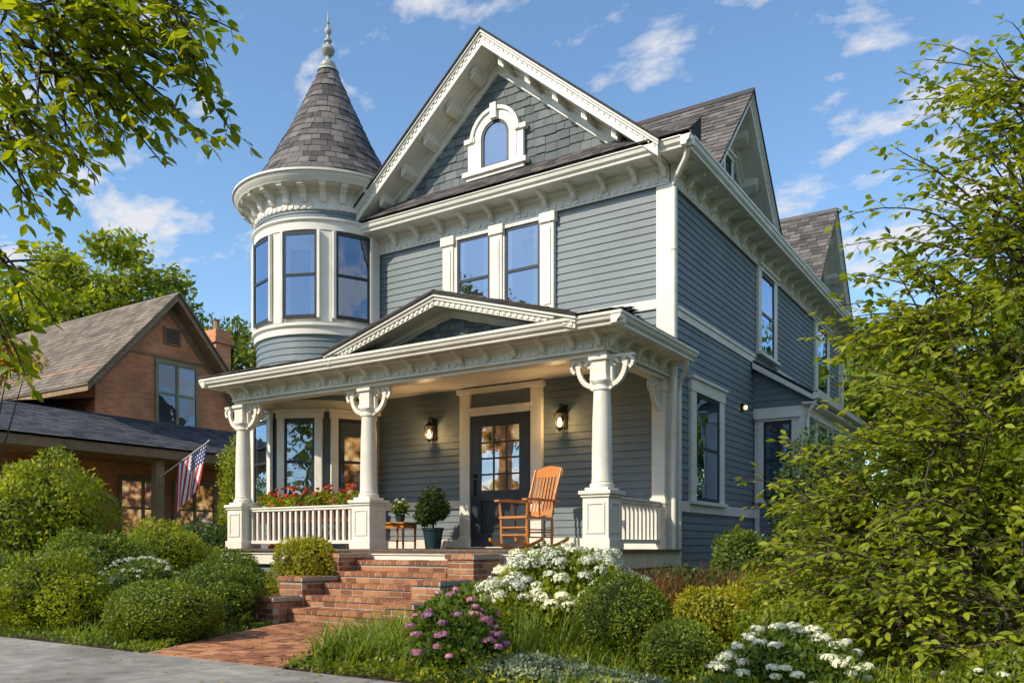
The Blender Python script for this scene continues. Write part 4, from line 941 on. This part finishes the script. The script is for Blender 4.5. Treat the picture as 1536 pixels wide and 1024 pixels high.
# flag on an angled pole, fixed to the neighbour's porch
FL=empty('american_flag',(-14.6,2.45,1.75)); pole=MB(); pole.tube([(-.65,-.35,-.05),(.40,.55,1.02)],.02,8); pole.lathe([(0,0),(.035,.02),(.035,.05),(0,.07)],(.40,.55,1.0),10); pole.finish('flag_pole',M['nwhite'],FL)
fm=MB(); nu,nv=26,24; vs=[]
p0=V((-.24,.0,.37));p1=V((.38,.53,1.0))
for i in range(nu+1):
    for j in range(nv+1):
        u,v=i/nu,j/nv; b0=p1.lerp(p0,u*.95)
        q=b0+V((-.10,-.14,-1.30))*v; q+=(V((p0.x-p1.x,p0.y-p1.y,0))*-.25*v)*(u-.5); f=math.sin(u*13+v*2.5)*.045*(.35+v)
        q+=V((.8,-.6,0))*f + V((.59,.8,0))*f*.5; vs.append(q)
fm.add(vs,[(i*(nv+1)+j,(i+1)*(nv+1)+j,(i+1)*(nv+1)+j+1,i*(nv+1)+j+1) for i in range(nu) for j in range(nv)])
fo=fm.finish('flag_cloth',M['red'],FL,recalc=False); fo.data.materials.append(M['white']); fo.data.materials.append(M['navy'])
for p in fo.data.polygons:
    i,j=divmod(p.index,nv); p.material_index=2 if (i<14 and j<10) else (i//2)%2
    if i<14 and j<10 and i%2==1 and j%2==1: p.material_index=1
    p.use_smooth=True

# ------------------------------------------------------------ camera, sun, sky
cam=bpy.data.cameras.new('camera'); co=bpy.data.objects.new('camera',cam); COL.objects.link(co)
co.location=(4.585,-11.320,0); co.rotation_euler=(PI/2,0,math.radians(32.76)); cam.sensor_width=36; cam.lens=29.39; cam.shift_y=.1992
cam.clip_start=.05; cam.clip_end=3000; scene.camera=co
sd=V((-.42,-.905,0)).normalized(); el=math.radians(38); sv=sd*math.cos(el)+Z*math.sin(el)
sun=bpy.data.lights.new('sun','SUN'); sun.energy=5.0; sun.angle=math.radians(.5); sun.color=(1,.87,.68)
so=bpy.data.objects.new('sun',sun); COL.objects.link(so); so.rotation_euler=sv.to_track_quat('Z','Y').to_euler()
wd=bpy.data.worlds.new('World'); scene.world=wd; wd.use_nodes=True; nt=wd.node_tree; bg=nt.nodes['Background']
sky=N(nt,'ShaderNodeTexSky',sky_type='NISHITA'); sky.sun_disc=False; sky.sun_elevation=el; sky.sun_rotation=math.atan2(sd.x,sd.y); sky.air_density=1.; sky.dust_density=.6; sky.ozone_density=1.6
gain=N(nt,'ShaderNodeRGB'); gain.outputs[0].default_value=(1.22,1.42,1.5,1)
skyc=mulc(nt,sky.outputs[0],gain.outputs[0])
tc=N(nt,'ShaderNodeTexCoord'); sp=N(nt,'ShaderNodeSeparateXYZ'); nt.links.new(tc.outputs['Generated'],sp.inputs[0])
az=N(nt,'ShaderNodeMath',operation='ADD'); nt.links.new(sp.outputs[2],az.inputs[0]); az.inputs[1].default_value=.25
dx=N(nt,'ShaderNodeMath',operation='DIVIDE');nt.links.new(sp.outputs[0],dx.inputs[0]);nt.links.new(az.outputs[0],dx.inputs[1])
dy=N(nt,'ShaderNodeMath',operation='DIVIDE');nt.links.new(sp.outputs[1],dy.inputs[0]);nt.links.new(az.outputs[0],dy.inputs[1])
cb=N(nt,'ShaderNodeCombineXYZ');nt.links.new(dx.outputs[0],cb.inputs[0]);nt.links.new(dy.outputs[0],cb.inputs[1])
mp=N(nt,'ShaderNodeMapping'); mp.inputs['Location'].default_value=(3.1,1.4,0); mp.inputs['Rotation'].default_value=(0,0,math.radians(-20)); mp.inputs['Scale'].default_value=(1.,1.35,1); nt.links.new(cb.outputs[0],mp.inputs[0])
n1_=N(nt,'ShaderNodeTexNoise'); n1_.inputs['Scale'].default_value=6.5; n1_.inputs['Detail'].default_value=9; n1_.inputs['Roughness'].default_value=.58; n1_.inputs['Distortion'].default_value=.15; nt.links.new(mp.outputs[0],n1_.inputs['Vector'])
n2_=N(nt,'ShaderNodeTexNoise'); n2_.inputs['Scale'].default_value=1.5; n2_.inputs['Detail'].default_value=2; nt.links.new(mp.outputs[0],n2_.inputs['Vector'])
# a little more cloud towards +X (north-east), as on the day
sx_=N(nt,'ShaderNodeMath',operation='MULTIPLY_ADD'); nt.links.new(sp.outputs[0],sx_.inputs[0]); sx_.inputs[1].default_value=.07; sx_.inputs[2].default_value=.035
sm=N(nt,'ShaderNodeMath',operation='MULTIPLY_ADD'); nt.links.new(n2_.outputs[0],sm.inputs[0]); sm.inputs[1].default_value=.45; nt.links.new(n1_.outputs[0],sm.inputs[2])
sm2=N(nt,'ShaderNodeMath',operation='ADD'); nt.links.new(sm.outputs[0],sm2.inputs[0]); nt.links.new(sx_.outputs[0],sm2.inputs[1])
cr=N(nt,'ShaderNodeMapRange'); cr.inputs[1].default_value=.785; cr.inputs[2].default_value=.93; cr.inputs[4].default_value=.92; nt.links.new(sm2.outputs[0],cr.inputs[0])
mx=N(nt,'ShaderNodeMix',data_type='RGBA'); nt.links.new(cr.outputs[0],mx.inputs[0]); nt.links.new(skyc,mx.inputs[6]); mx.inputs[7].default_value=(5.6,5.6,5.8,1)
nt.links.new(mx.outputs[2],bg.inputs[0]); bg.inputs[1].default_value=.15
scene.view_settings.view_transform='Standard'; scene.view_settings.look='None'; scene.view_settings.exposure=0
print('LEAVES',n1,n2,n3)
